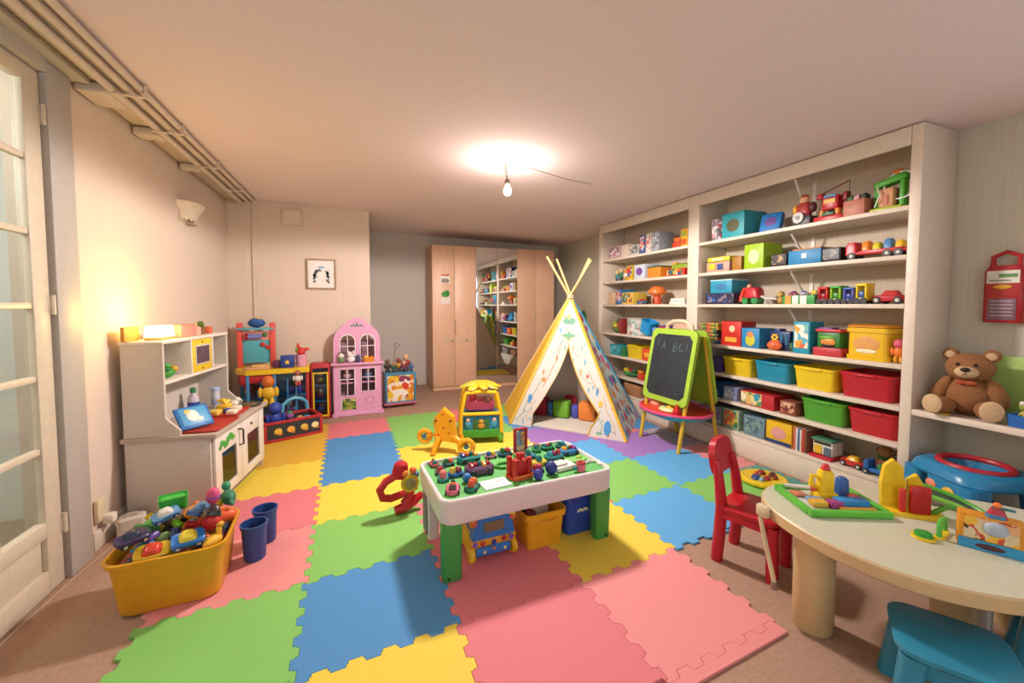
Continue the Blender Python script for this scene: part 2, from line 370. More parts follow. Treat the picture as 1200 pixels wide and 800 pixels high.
# bare ceiling bulb
bxp, byp = 1.08, 2.98; zb = ceil_z(bxp)
t = thing('ceiling_light', 'bare glowing light bulb hanging on a short cord from ceiling', 'light', (bxp, byp, zb))
B().lathe([(.001, -.03), (.02, -.028), (.045, -.006), (.048, 0)], m('#d9c9b6', .4), n=20).obj('ceiling_rose', t)
B().tube([(0, 0, -.02), (.004, 0, -.06), (-.006, .004, -.1), (.01, 0, -.145)], .004, m('#b9a48c', .5), 8).tube([(0, 0, -.02), (-.006, 0, -.06), (.006, -.004, -.1), (.01, 0, -.145)], .0035, m('#6b5a48', .5), 8).obj('cord', t)
B().lathe([(.012, -.185), (.019, -.18), (.019, -.15), (.008, -.14)], m('#4a4038', .4), T(.01, 0, 0), 14).obj('lamp_holder', t)
B().lathe([(.001, -.27), (.018, -.266), (.030, -.245), (.031, -.228), (.022, -.205), (.014, -.186)], m('#fff0d2', .3, .0, emit=14.), T(.012, 0, 0), 16).obj('bulb', t)
B().tube([(.03, .01, -.006), (.3, .1, -.012), (.62, .2, -.02), (.9, .23, -.0275)], .004, m('#c9b3a2', .5), 6).obj('cable', t)
point('bulb_light', (bxp+.012, byp, zb-.235), 27, (1.0, .83, .76), .045)
sl = bpy.data.lights.new('bulb_downlight', 'SPOT'); sl.energy = 185; sl.color = (1.0, .895, .86); sl.spot_size = math.radians(180); sl.spot_blend = .12; sl.shadow_soft_size = .11
so = bpy.data.objects.new('bulb_downlight', sl); so.location = (bxp+.012, byp, zb-.24); COL.objects.link(so)
# broken wall sconce, junction box, framed picture
t = thing('wall_sconce', 'cream plaster wall sconce with broken lower rim on left wall', 'wall lamp', (XL, 4.16, 1.98))
b = B(); vs = []; n = 10
for k in range(n+1):
    a = PI * k / n; dx, dy = math.sin(a), -math.cos(a)
    vs += [(dx*.125, dy*.2, .15), (dx*.115, dy*.19, .15), (dx*.05, dy*.10, .01 + .02*(k % 2)), (dx*.04, dy*.09, .012 + .02*(k % 2))]
fs = []
for k in range(n):
    a, c = 4*k, 4*k+4; fs += [(a, c, c+1, a+1), (a, a+2, c+2, c), (a+1, c+1, c+3, a+3), (a+2, a+3, c+3, c+2)]
b.add(vs, fs, m('#e4d6c4', .8)); b.obj('shade', t)
B().box((.004, 0, .07), (.006, .3, .15), m('#cdbba6', .8), .002).box((.03, .02, -.005), (.05, .10, .012), m('#b99f86', .8)).obj('wall_plate', t)
t = thing('junction_box', 'square cream junction box high on the back wall', 'electrical box', (-.69, 5.30, 2.30))
bx((0, -.02, 0), (.2, .04, .18), m('#d8c6b2', .6), .006).obj('box_body', t); bx((0, -.043, 0), (.165, .008, .145), m('#dccbb8', .6), .003).obj('cover', t)
t = thing('framed_picture', 'small framed sketch in thin wood frame on back wall', 'picture', (-.4, 5.297, 1.66))
b = B()
for s in (-1, 1): b.box((s*.15, -.01, 0), (.018, .02, .355), m('#a98c6c', .5), .002); b.box((0, -.01, s*.1685), (.282, .02, .018), m('#a98c6c', .5), .002)
b.obj('frame', t); bx((0, -.005, 0), (.284, .006, .322), m('#ece8e2', .7, .02)).obj('mount', t)
b = B(); random.seed(3)
for k in range(80):
    a = random.uniform(-.3, PI+.3); rr_ = random.uniform(.06, .085); x = rr_*math.cos(a); z = -.02 + rr_*1.0*math.sin(a) if k % 3 else random.uniform(-.1, .0)
    if k % 3 == 0: x = random.choice((-1, 1))*random.uniform(.05, .085)
    b.box((x, -.0088, z), (random.uniform(.010, .026), .001, random.uniform(.006, .018)), m(random.choice(('#4a5a66', '#6e8494', '#2e3a44', '#8fb0c4')), .8), 0, T(ry=random.uniform(0, 3)))
b.box((0, -.0088, .08), (.06, .001, .02), m('#7fa9cc', .8)); b.obj('drawing', t)['kind'] = 'stuff'
# socket with plug and cable by the door
t = thing('power_socket', 'cream power socket with plugged cable low on left wall', 'socket', (XL+.001, 2.78, .16))
bx((.012, 0, .04), (.02, .08, .12), m('#d9cba6', .4), .004).obj('socket_plate', t); bx((.04, .02, -.02), (.05, .05, .05), m('#e4dccb', .4), .01).obj('plug', t)
B().tube([(.06, .02, -.03), (.09, 0, -.13), (.07, -.08, -.154), (.045, -.3, -.156), (.03, -.7, -.156), (.03, -1.0, -.156)], .003, m('#bda78c', .5), 8).obj('cable', t)
tag(B().loft([(0, .13, .10, .02), (.1, .12, .09, .02), (.11, .10, .07, .02)], m('#cfc4b4', .4, 0)).box((0, 0, .116), (.05, .03, .012), m('#b9ae9e', .4)).obj('power_adapter', None, (-1.22, 2.86, .0005), .3), 'pale grey power adapter on the floor beside the toy kitchen', 'adapter')

# ------------------------------------------------------------ built-in shelving
SW = m('#ddd0be', .45, .04); XS, XBK = 3.056, 3.415
zt = 2.35
t = thing('shelving_unit', 'built-in white wooden shelving with two bays along the right wall', 'shelf')
def vpanel(y0, y1, name='upright', zt=zt): bx(((XS+XBK)/2, (y0+y1)/2, zt/2+.0005), (XBK-XS, y1-y0, zt-.001), SW, .003).obj(name, t)
vpanel(1.385, 1.44); vpanel(3.025, 3.16); vpanel(4.66, 4.745)
for y0, y1, bay in ((1.442, 3.023, 0), (3.162, 4.658, 1)):
    yc, wd = (y0+y1)/2, y1-y0
    bx((XS+.012, yc, zt-.055), (.024, wd, .11), SW, .003).obj('cornice', t)
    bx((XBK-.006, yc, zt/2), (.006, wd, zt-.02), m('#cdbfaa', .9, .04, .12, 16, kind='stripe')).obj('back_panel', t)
    for z in (1.89, 1.60, 1.305, .937, .68 if not bay else .655, .45 if not bay else .405, .195):
        bx(((XS+XBK)/2-.004, yc, z-.014), (XBK-XS-.012, wd, .028), SW, .003).obj('shelf_board', t)
    bx((XS+.012, yc, .083), (.024, wd, .165), SW, .003).obj('plinth', t)
for z in (2.3, 1.86, 1.572, 1.277):
    B().tube([(XBK-.015, 2.20, z-.27 if z < 2.2 else z-.40), (XBK-.26, 2.20, z-.012)], .009, m('#e6e0d6', .4), 6).box((XBK-.012, 2.2, z-.15), (.008, .03, .25), m('#e6e0d6', .4)).obj('bracket', t)
# low bench shelf continuing to the right of the tall unit
t = thing('bench_shelf', 'low white wall shelf carrying the teddy bear beside tall shelving', 'shelf')
bx((3.235, .42, .665), (.36, 1.925, .035), SW, .004).obj('shelf_board', t)
bx((3.235, -.52, .3235), (.34, .035, .646), SW, .003).obj('end_panel', t)
bx((XBK-.006, .45, .62), (.012, 1.8, .05), SW, .003).obj('batten', t)

# ------------------------------------------------------------ wardrobe: three two-door units
WD = m('#e6bc9c', .4, .05, .03, 8, kind='wood'); WDs = m('#c99a76', .45, .05, .03, 8, kind='wood')
MIR = m('#e8ecec', .015, 0, metal=1.0)
WX = [1.03, 1.70, 2.385, 3.045]
names = ('beech wardrobe unit with paper stickers on its left door', 'mirrored wardrobe unit between the two plain beech units', 'plain beech wardrobe unit behind the teepee poles')
HND = m('#cbb89a', .3, .02, metal=.6)
for u in range(3):
    x0, x1 = WX[u]+.001, WX[u+1]-.001; wd = x1-x0
    t = thing('wardrobe_unit', names[u], 'wardrobe', ((x0+x1)/2, 6.06, 0), 0, 'wardrobe units along the back wall')
    b = B(); D = .56
    for s in (-1, 1): b.box((s*(wd/2-.009), D/2+.02, 1.095), (.018, D, 2.19), WDs)
    b.box((0, D/2+.02, 2.181), (wd-.036, D, .018), WDs); b.box((0, D+.012, 1.1), (wd-.036, .008, 2.14), WDs); b.box((0, D/2+.02, .07), (wd-.036, D-.02, .018), WDs)
    b.obj('carcass', t)
    bx((0, .03, .03), (wd-.038, .018, .058), WD).obj('plinth', t)
    for s in (-1, 1):
        dd = bx((s*wd/4, .009, 1.125), (wd/2-.004, .018, 2.125), WD, .002).obj('door', t)
        if u == 1: bx((s*wd/4, -.0025, 1.125), (wd/2-.008, .004, 2.11), MIR).obj('mirror', dd)
    if u == 0:
        dd = [c for c in t.children if c.name.startswith('door')]
        B().tube([(.01, 0, .86), (.01, -.03, .88), (.01, -.035, .96), (.01, -.03, 1.04), (.01, 0, 1.06)], .006, HND, 8).obj('handle', dd[1])
        for k, x in enumerate((-.09, .14)):
            B().box((x, -.006, .76), (.07, .012, .022), m('#cfc3ae', .4), .004).ell((x-.03, -.012, .75), (.014, .008, .022), m('#d8d0c0', .4)).cyl((x+.04, -.004, .76), (x+.06, -.02, .75), .012, m('#b0a48e', .4), n=10).obj('child_lock', dd[k])
        s1 = B().box((-.14, -.001, 1.69), (.14, .002, .14), m('#efe6dc', .7)).box((-.14, -.0022, 1.745), (.13, .002, .02), m(RED, .7))
        random.seed(5)
        for k in range(7): s1.box((-.19+.017*k, -.0022, 1.66), (.012, .002, random.uniform(.03, .07)), m('#5b4a40', .7))
        s1.obj('paper_sticker', dd[0])
        B().box((-.135, -.001, 1.36), (.14, .002, .10), m('#ece4da', .7)).ell((-.14, -.002, 1.46), (.06, .004, .045), m('#4d9a4a', .8)).ell((-.11, -.003, 1.47), (.035, .004, .05), m('#3c8a3c', .8)).obj('paper_sticker', dd[0])
    if u == 2:
        dd = [c for c in t.children if c.name.startswith('door')]
        B().tube([(-.02, 0, 1.05), (-.02, -.025, 1.07), (-.02, -.028, 1.13), (-.02, -.025, 1.19), (-.02, 0, 1.21)], .006, HND, 8).obj('handle', dd[0])

# ------------------------------------------------------------ teepee
t = thing('teepee_tent', 'white patterned fabric play teepee with four wooden poles', 'teepee')
FL, FRt, BR, BL = Vector((1.52, 4.06, MZ)), Vector((2.33, 3.12, MZ)), Vector((2.98, 3.78, MZ)), Vector((1.70, 4.76, MZ))
AP = Vector((2.2, 3.98, 1.40))
POLE = m('#e2bd80', .5, .08, .05, 12, kind='wood')
for k, (c, ext) in enumerate(((FL, .30), (FRt, .31), (BR, .31), (BL, .27))):
    off = Vector(((.012, -.012, 0), (.012, .012, 0), (-.012, .012, 0), (-.012, -.014, 0))[k])
    B().tube([tuple(c + (AP - c)*.01), tuple(c.lerp(AP, .5) + off), tuple(AP + off + (AP - c) * ext)], .0135, POLE, 10).obj('pole', t)
def sheet(name, quads, mt, sol=.004):
    vs = []; fs = []; uvs = []
    for q in quads:
        o = len(vs); vs += [tuple(p[0]) for p in q]; uvs += [p[1] for p in q]; fs.append(tuple(range(o, o + len(q))))
    me = bpy.data.meshes.new(name); me.from_pydata(vs, [], fs); uv = me.uv_layers.new(name='UVMap')
    for lp in me.loops: uv.data[lp.index].uv = uvs[lp.vertex_index]
    me.materials.append(mt); o = bpy.data.objects.new(name, me); COL.objects.link(o); o.parent = t
    md = o.modifiers.new('thick', 'SOLIDIFY'); md.thickness = sol; md.offset = 1
    return o
def side(A, C, s, h, bow=0.):
    a = A.lerp(AP, h); c = C.lerp(AP, h); p = a.lerp(c, s)
    n = (C - A).cross(AP - A).normalized(); p = p + n * bow * math.sin(PI*s) * math.sin(PI*min(1, h*1.0)) ; return (p, (s*(1-h)*(C-A).length + h*.5*(C-A).length, h*1.5))
def panel(name, A, C, mt, h1=.96, bow=-.03, hole=None):
    qs = []; ns, nh = 10, 14
    for i in range(ns):
        for j in range(nh):
            s0, s1, h0, h2 = i/ns, (i+1)/ns, j/nh*h1, (j+1)/nh*h1
            qs.append([side(A, C, s0, h0, bow), side(A, C, s1, h0, bow), side(A, C, s1, h2, bow), side(A, C, s0, h2, bow)])
    return sheet(name, qs, mt)
PRINT = feather('#c3dcd8', ['#c8384a', '#2f6fae', '#e9a83a', '#d05a8c', '#6fb8a8', '#e07038', '#f0ead8', '#3a8fc0'], 9., .46, (1.5, .9, 1))
PRW = feather('#cfc8be', ['#6fa4c0', '#cfc8be', '#d0a84a', '#9ab0b8', '#8ab09a', '#cfc8be', '#b9b2a8', '#c8805a'], 15., .24, (1.4, .45, 1))
panel('side_panel', FRt, BR, PRINT); panel('side_panel', BL, FL, m('#d9a92c', .85, .06), bow=0); panel('back_panel', BR, BL, m('#cdbfae', .9, .04))
# front: two flaps leaving a pointed opening
qs = []; N = 24
def edge(h, left):
    if h > .62: return .5
    tab = ((0, .20), (.1, .175), (.3, .285), (.62, .5)) if left else ((0, .70), (.06, .73), (.15, .84), (.3, .725), (.62, .5))
    for (a, p), (c, q) in zip(tab, tab[1:]):
        if h <= c: return p + (q - p) * (h - a) / (c - a)
    return .5
for j in range(N):
    h0, h1 = j/N*.96, (j+1)/N*.96
    for lft in (True, False):
        for i in range(4):
            q = []
            for h, ii in ((h0, i), (h0, i+1), (h1, i+1), (h1, i)):
                e = edge(h, lft); s = e*ii/4 if lft else e + (1-e)*ii/4; q.append(side(FL, FRt, s, h, -.015))
            qs.append(q)
sheet('front_panel', qs, PRW)
# yellow edging along the seams and the opening
def seam(name, pts, mt, r=.007): return B().tube([tuple(p) for p in pts], r, mt, 6).obj(name, t)
YED = m('#e3b23a', .7)
out = lambda A, C, s, k=.008: [side(A, C, s, h/12*.96)[0] + (C-A).cross(AP-A).normalized()*k for h in range(13)]
seam('edging', out(FL, FRt, .0), YED, .016); seam('edging', out(FL, FRt, 1.0), YED, .015); seam('edging', out(FRt, BR, 1.0), m('#3f8fb0', .7), .012)
for lft in (True, False): seam('edging', [side(FL, FRt, edge(h/20*.62, lft), h/20*.62, -.015)[0] + Vector((-.006, -.008, .0)) for h in range(21)], YED if lft is False else m('#d9c08a', .7), .006)
# appliqué motifs on the gable and lower flaps
nf = (FRt - FL).cross(AP - FL).normalized()
def motif(name, s, h, w_, hh, mt, shape):
    p, _ = side(FL, FRt, s, h, -.015); ux = (FRt - FL).normalized(); uz = nf.cross(ux)
    if uz.z < 0: uz = -uz
    nn = nf if nf.y < 0 else -nf
    M = Matrix((ux, uz, nn)).transposed().to_4x4(); M.translation = p + nn*.006
    pts = []
    for k in range(24):
        a = 2*PI*k/24
        if shape == 'star': r = 1 if k % 6 == 0 else .38 + .1*(k % 2)
        elif shape == 'leaf': r = abs(math.cos(a))**.6 * .8 + .25
        else: r = 1
        pts.append((w_*r*math.cos(a), hh*r*math.sin(a)))
    B().prism(pts, 0, .002, mt, M).obj(name, t)
G1, G2 = m('#6fa287', .8), m('#e6c95c', .8)
motif('motif', .5, .69, .15, .055, G1, 'star'); motif('motif', .5, .675, .06, .07, G2, 'star'); motif('motif', .5, .80, .07, .05, G1, 'leaf'); motif('motif', .5, .835, .035, .04, G2, 'star')
motif('motif', .88, .07, .035, .07, m('#4a8ec0', .8), 'o'); motif('motif', .88, .22, .02, .05, m('#d8b84a', .8), 'leaf'); motif('motif', .09, .2, .02, .05, m('#4a8ec0', .8), 'o'); motif('motif', .18, .35, .02, .04, m('#d98a4a', .8), 'leaf'); motif('motif', .8, .03, .03, .02, m('#7fb08a', .8), 'leaf')
motif('motif', .17, .06, .03, .02, m('#9ab8c8', .8), 'leaf'); motif('motif', .8, .4, .012, .03, m('#c85a4a', .8), 'leaf'); motif('motif', .88, .3, .012, .04, m('#4a8ec0', .8), 'o')
def scribble(pts, col, r=.0028):
    nn = nf if nf.y < 0 else -nf
    B().tube([tuple(side(FL, FRt, s, h, -.015)[0] + nn*.006) for s, h in pts], r, m(col, .8), 5).obj('printed_line', t)
scribble([(.03, .03), (.08, .10), (.07, .18), (.12, .26), (.15, .36)], '#5a9a8a'); scribble([(.06, .12), (.11, .10), (.15, .14)], '#5a8ab8'); scribble([(.15, .04), (.11, .07), (.16, .11), (.13, .16), (.17, .2)], '#d09a4a')
scribble([(.2, .30), (.24, .40), (.29, .50), (.33, .6)], '#c98a4a'); scribble([(.26, .56), (.31, .62), (.38, .66)], '#8a9aa0'); scribble([(.36, .7), (.43, .74), (.5, .76), (.57, .74), (.64, .7)], '#5a9a8a')
scribble([(.42, .8), (.46, .77), (.5, .79), (.54, .77), (.58, .8)], '#5a8ab8'); scribble([(.46, .88), (.5, .85), (.54, .88)], '#d0a84a'); scribble([(.80, .02), (.84, .08), (.82, .14), (.86, .18)], '#5a9a8a'); scribble([(.93, .03), (.95, .1), (.92, .18), (.94, .27)], '#d0a84a')
scribble([(.68, .45), (.72, .40), (.78, .36), (.84, .35)], '#8a9aa0'); scribble([(.62, .58), (.68, .54), (.74, .55)], '#8a9aa0'); scribble([(.9, .30), (.86, .36), (.83, .44)], '#c98a4a'); scribble([(.86, .02), (.9, .06), (.94, .04)], '#5a8ab8')
# flags tied at the top, poles' cord
B().torus(tuple(AP + Vector((0, 0, -.02))), .035, .008, m('#d8c8a8', .8)).torus(tuple(AP + Vector((0, 0, .0))), .033, .008, m('#d8c8a8', .8)).obj('lashing_cord', t)
tag(B().loft([(0, .02, .05, .008), (.10, .05, .10, .02), (.2, .03, .05, .012), (.24, .01, .02, .004)], m('#2f8a4a', .8), T(0, 0, 0, .1)).ell((.0, 0, .22), (.02, .02, .03), m('#27303a', .7)).obj('cloth_bag', None, (2.56, 4.30, .985)), 'small green and dark cloth bag hanging behind the teepee top', 'bag')
# floor pad and cushions
c0 = FL.lerp(AP, .0); cen = (FL + FRt + BR + BL) / 4
tag(B().add([tuple(c.lerp(cen, .1) + Vector((0, 0, dz))) for dz in (.001, .014) for c in (FL, FRt, BR, BL)], [(3,2,1,0), (4,5,6,7), (0,1,5,4), (1,2,6,5), (2,3,7,6), (3,0,4,7)], m('#d6cdbd', .95, .06, .2, 40)).obj('teepee_pad'), 'cream padded floor mat inside the teepee', 'floor pad')
for x, y, (sx, sy, sz), col, lab in ((1.965, 4.265, (.2, .17, .2), '#9c1f2e', 'dark red cube cushion at left inside the teepee'), (2.16, 4.075, (.19, .17, .19), '#6fae2e', 'green cube cushion in the middle inside the teepee'), (2.37, 3.86, (.2, .17, .2), '#e58438', 'orange cube cushion at right inside the teepee'),
                          (2.068, 4.178, (.065, .1, .16), '#3e7fb4', 'pale blue cushion between red and green cushions in teepee'), (2.272, 3.975, (.08, .1, .15), '#4a55b0', 'violet blue cushion between green and orange cushions'), (2.31, 4.15, (.15, .06, .215), '#b02030', 'bright red cushion at the back of the teepee')):
    b = B(); b.box((0, 0, sz/2), (sx, sy, sz), m(col, .7, .05, .1), min(.03, sx*.3)); b.ell((0, -sy*.5, sz/2), (.012, .006, .012), m(col, .6))
    tag(b.obj('cube_cushion', None, (x, y, MZ+.016), -.80), lab, 'cushion', 'cushions in the teepee')

# ------------------------------------------------------------ chalkboard easel
t = thing('chalkboard_easel', 'green framed double chalkboard easel with red tray and yellow legs', 'easel', (2.795, 2.97, 0))
LEGM = m('#d8b030', .4); LIMEM = m('#9dc23e', .4)
for s in (-1, 1):
    for f in (-1, 1):
        B().tube([(f*.225, s*.25, MZ if f < 0 else MZ), (f*.15, s*.25, .42), (f*.03, s*.26, 1.02)], [.018, .017, .015], LEGM, 8).obj('leg', t)
def board(f):
    # local frame: board leans along the legs
    a = math.atan2(.185, .96); M = T(f*.157, 0, .40, 0, -f*a if f > 0 else a, 0)
    b = B()
    W_, H_ = .57, .68
    o = bx((f*.016, 0, H_/2), (.03, W_, H_), LIMEM, .03 if False else .012, None)
    o2 = B(); o2.M = M; fr = rrect(W_, H_, .06, 5)
    R = Matrix(((0, 0, 1, 0), (1, 0, 0, 0), (0, 1, 0, H_/2), (0, 0, 0, 1)))
    o2.prism(fr, -.013, .013, LIMEM, T(f*.018) @ R); bd = o2.obj('board_frame', t)
    o3 = B(); o3.M = M; cw, ch, cc = W_-.09, H_-.10, .045
    oc = [(-cw/2+cc, -ch/2), (cw/2-cc, -ch/2), (cw/2, -ch/2+cc), (cw/2, ch/2-cc), (cw/2-cc, ch/2), (-cw/2+cc, ch/2), (-cw/2, ch/2-cc), (-cw/2, -ch/2+cc)]
    o3.prism(oc, -.003, .003, m('#23292e', .75, .25, 0, 9), T(f*(.018+.0135)) @ R); o3.obj('chalk_panel', bd)
    return bd, M, H_
bd, MB_, H_ = board(-1); board(1)
# chalk writing
def stroke(b, pts, ox, oz, s): b.tube([(-.0352, -(ox + p[0]*s), oz + p[1]*s) for p in pts], .0026, m('#6f8f8a', .95), 5)
b = B(); b.M = MB_; top = H_ - .12
stroke(b, [(-.2, 0), (.15, 1), (.4, .0)], -.105, top-.075, .075); stroke(b, [(-.02, .4), (.32, .42)], -.105, top-.075, .075)
stroke(b, [(0, 0), (0, 1), (.45, .9), (.4, .6), (.05, .52), (.5, .4), (.5, .08), (0, 0)], .03, top-.085, .08)
stroke(b, [(.5, .95), (.15, .9), (0, .5), (.15, .1), (.5, .05), (.55, .3)], .10, top-.08, .075)
for p in (((0, .2), (.1, .35)), ((.05, .9), (.15, .95)), ((-.1, .6), (.0, .7)), ((.2, .5), (.28, .55))): stroke(b, p, -.18, top-.06, .08)
stroke(b, [(0, 0), (.1, .9)], .185, top-.06, .06); stroke(b, [(0, 0), (.05, .1)], .175, top-.075, .06); stroke(b, [(0, 0), (.3, .05)], .13, .10, .06)
b.obj('chalk_writing', bd)
b = B(); b.box((0, 0, 1.03), (.05, .3, .03), LIMEM, .008); b.obj('hinge_bar', t)
o = B().tube([(0, .16, 1.04), (0, .15, 1.11), (0, .08, 1.145), (0, 0, 1.15), (0, -.08, 1.145), (0, -.15, 1.11), (0, -.16, 1.04)], .018, m('#e6c3a4', .5), 8).obj('handle', t)
b = B(); b.loft([(.255, .20, .34, .08), (.28, .44, .56, .18), (.315, .54, .66, .24), (.33, .55, .67, .24), (.33, .52, .64, .22), (.30, .48, .60, .2)], m('#3aa6b4', .35), T(-.04)); b.obj('tray_bowl', t)
B().loft([(.331, .50, .62, .2), (.335, .50, .62, .2)], m('#d8432e', .35), T(-.04)).obj('tray_inset', t)
B().torus((-.04, 0, .333), 1, .014, m('#e0487a', .35), sx=.285, sy=.345, n=36).obj('tray_rim', t)
tag(B().lathe([(.001, 0), (.10, 0), (.11, .012), (.10, .026), (.06, .03), (.05, .022), (.001, .022)], m('#d6dfa0', .4), n=24).lathe([(.05, .0221), (.03, .05), (.001, .06)], m('#e8b02a', .4), n=16).obj('toy_dish', None, (2.66, 2.91, .336)), 'pale green round toy dish in the easel tray', 'toy')
tag(B().lathe([(.001, 0), (.07, 0), (.075, .02), (.055, .05), (.02, .06), (.001, .06)], m('#d9886a', .5), n=18).obj('toy_bowl', None, (2.69, 3.12, .336)), 'upturned salmon toy bowl at the left end of easel tray', 'toy')
tag(B().box((0, 0, .03), (.06, .05, .06), m(RED, .4), .01).box((.0, 0, .075), (.03, .03, .04), m('#c23a2a', .4), .01).obj('toy_block', None, (2.585, 2.76, .336), .3), 'red toy block at the right end of the easel tray', 'toy')
# ------------------------------------------------------------ toy kitchen
KW = m('#cfc6ba', .45, .03); KF = m('#e6dccf', .4, .03); KT = m('#b7a89a', .5, .05); KP = m('#8d8478', .5)
t = thing('toy_kitchen', 'white wooden toy kitchen with two glazed doors and upper hutch', 'toy kitchen', (-1.29, 2.975, 0), math.radians(-8))
KL, KD = .82, .44
b = B(); b.box((KD/2, .009, .2455), (KD, .018, .489), KW, .002); b.box((KD/2, KL-.009, .2455), (KD, .018, .489), KW, .002)
b.box((.006, KL/2, .27), (.012, KL-.036, .44), KW); b.box((KD/2, KL/2, .105), (KD-.01, KL-.036, .016), KW); b.box((KD/2, KL/2, .30), (KD-.03, KL-.036, .012), KW); b.obj('cabinet_body', t)
bx((KD/2+.012, KL/2, .505), (KD+.05, KL+.03, .028), KT, .004).obj('worktop', t)
bx((KD-.04, KL*.68, .049), (.018, KL*.58, .096), KP, .002).obj('plinth', t)
PANEM = glassmat('smoked_pane', '#b9bcae', .05, .5)
for k, (y0, y1) in enumerate(((.02, .40), (.405, KL-.02))):
    yc = (y0+y1)/2; wd = y1-y0; z0, z1 = .075, .487; wy, wz0, wz1 = .085, .135, .36
    dd = B(); x = KD+.009
    dd.box((x, y0+wy/2, (z0+z1)/2), (.017, wy, z1-z0), KF, .002); dd.box((x, y1-wy/2, (z0+z1)/2), (.017, wy, z1-z0), KF, .002)
    dd.box((x, yc, (z0+wz0)/2), (.017, wd-2*wy, wz0-z0), KF, .002); dd.box((x, yc, (wz1+z1)/2), (.017, wd-2*wy, z1-wz1), KF, .002)
    do = dd.obj('door', t); bx((x-.003, yc, (wz0+wz1)/2), (.004, wd-2*wy+.01, wz1-wz0+.01), PANEM).obj('pane', do)
    if k == 0:
        B().tube([(x+.008, y1-.045, .33), (x+.035, y1-.045, .335), (x+.035, y1-.045, .435), (x+.03, y1-.06, .445), (x+.008, y1-.06, .445)], .006, m('#4a4a4a', .3, metal=.7), 8).obj('handle', do)
        random.seed(11); st = B()
        for q in range(9): st.ell((x+.0095, y0+.06+.022*q, .40+.018*math.sin(q*1.3)+.004*q), (.002, .020+.006*(q % 3), .016+.006*(q % 2)), m('#4ca23a', .6), n=10, k=6)
        st.obj('leaf_sticker', do)
    else:
        B().ell((x+.014, yc-.05, .425), (.008, .010, .010), m('#55504c', .4)).obj('knob', do)
HD = .21; HZ = 1.085
for y in (.009, KL-.009):
    prof = [(0, .5195), (.285, .5195), (.285, .55), (.235, .60), (HD, .63), (HD, HZ-.018), (0, HZ-.018)]
    B().prism(prof, -.009, .009, KW, T(0, y, 0) @ Matrix(((1,0,0,0),(0,0,-1,0),(0,1,0,0),(0,0,0,1)))).obj('hutch_side', t)
bx((HD/2, KL/2, HZ-.009), (HD+.012, KL+.01, .018), KF, .002).obj('hutch_top', t)
bx((.005, KL/2, .79), (.008, KL-.036, .54), KW).obj('hutch_back', t)
bx((HD/2+.004, KL/2, .832), (HD-.01, KL-.037, .018), KF, .002).obj('hutch_shelf', t)
for y in (.32, .60): bx((HD/2+.004, y, .9535), (HD-.012, .016, .225), KF, .002).obj('divider', t)
mw = bx((HD/2+.09, .46, .954), (.02, .255, .222), m('#e5c22c', .5), .004).obj('oven_door', t)
bx((HD/2+.1015, .46, .957), (.004, .185, .135), m('#c9c6b8', .4), .002).obj('window_trim', mw); bx((HD/2+.104, .46, .957), (.003, .165, .115), m('#5a4650', .2, .15)).obj('window_pane', mw)
B().ell((HD/2+.102, .46, .861), (.004, .010, .006), m('#7a6a2a', .5)).ell((HD/2+.102, .46, 1.045), (.004, .010, .006), m('#7a6a2a', .5)).obj('catch', mw)
KMAT = Matrix.Translation((-1.29, 2.975, 0)) @ Matrix.Rotation(math.radians(-8), 4, 'Z')
def kp(x, y, z): return tuple(KMAT @ Vector((x, y, z)))
KR = math.radians(-8)
# on the hutch: glowing lamp, boxes, cup
t = thing('table_lamp', 'small glowing box lamp on top of the toy kitchen hutch', 'lamp', kp(.12, .15, HZ+.001), KR)
B().box((0, 0, .008), (.09, .14, .016), m('#b08a50', .5), .003).obj('base', t)
b = B(); b.loft([(.018, .09, .16, .01), (.085, .08, .145, .01)], m('#ffe9a8', .6, 0, emit=3.2)); b.obj('lamp_shade', t)
point('table_lamp_light', kp(.16, .11, HZ+.15), 7.0, (1.0, .66, .16), .11)
tag(bx((0, 0, .043), (.02, .13, .085), m('#b98538', .6), .003).obj('wooden_block', None, kp(.03, .04, HZ+.001), KR), 'flat brown wooden block behind the glowing lamp', 'block')
tag(B().box((0, 0, .04), (.11, .17, .078), m('#d9907c', .5), .006).box((0, 0, .08), (.112, .172, .006), m('#cf7f6c', .5), .002).obj('pink_box', None, kp(.12, .36, HZ+.001), KR), 'long salmon pink box beside the lamp on the hutch', 'box')
tag(B().box((0, 0, .03), (.08, .07, .06), m('#d9a890', .5), .006).box((0, 0, .07), (.05, .045, .02), m('#e0b46a', .5), .006).obj('small_box', None, kp(.12, .52, HZ+.001), KR), 'small peach box near the plant cup on the hutch', 'box')
t = thing('plant_cup', 'tiny plant in brown cup at the far end of hutch', 'potted plant', kp(.12, .63, HZ+.001), KR)
B().lathe([(.001, 0), (.022, 0), (.028, .05), (.024, .05), (.022, .045), (.001, .045)], m('#8a5a34', .6), n=14).obj('cup', t)
b = B()
for q in range(7): b.ell((.014*math.cos(q*2.4), .014*math.sin(q*2.4), .066+.006*(q % 3)), (.012, .012, .018), m(('#5b7a34', '#7a8a3a', '#4a6a2a')[q % 3], .7), n=8, k=5)
b.obj('leaves', t)
tag(B().box((0, 0, .025), (.05, .05, .05), m('#d0603a', .5), .006).obj('orange_block', None, kp(.12, .73, HZ+.001), KR), 'orange block at the far corner of the hutch', 'block')
tag(B().ell((0, 0, .035), (.05, .055, .035), m('#3f9a3a', .5)).ell((.03, .03, .055), (.025, .02, .02), m('#e0b02a', .5)).ell((.02, -.03, .06), (.025, .022, .02), m('#2c7a34', .5)).ell((0, .02, .075), (.02, .03, .016), m('#57b04a', .5)).obj('toy_frog', None, kp(.13, .17, .8415), KR), 'green and yellow toy in the left hutch compartment', 'toy')
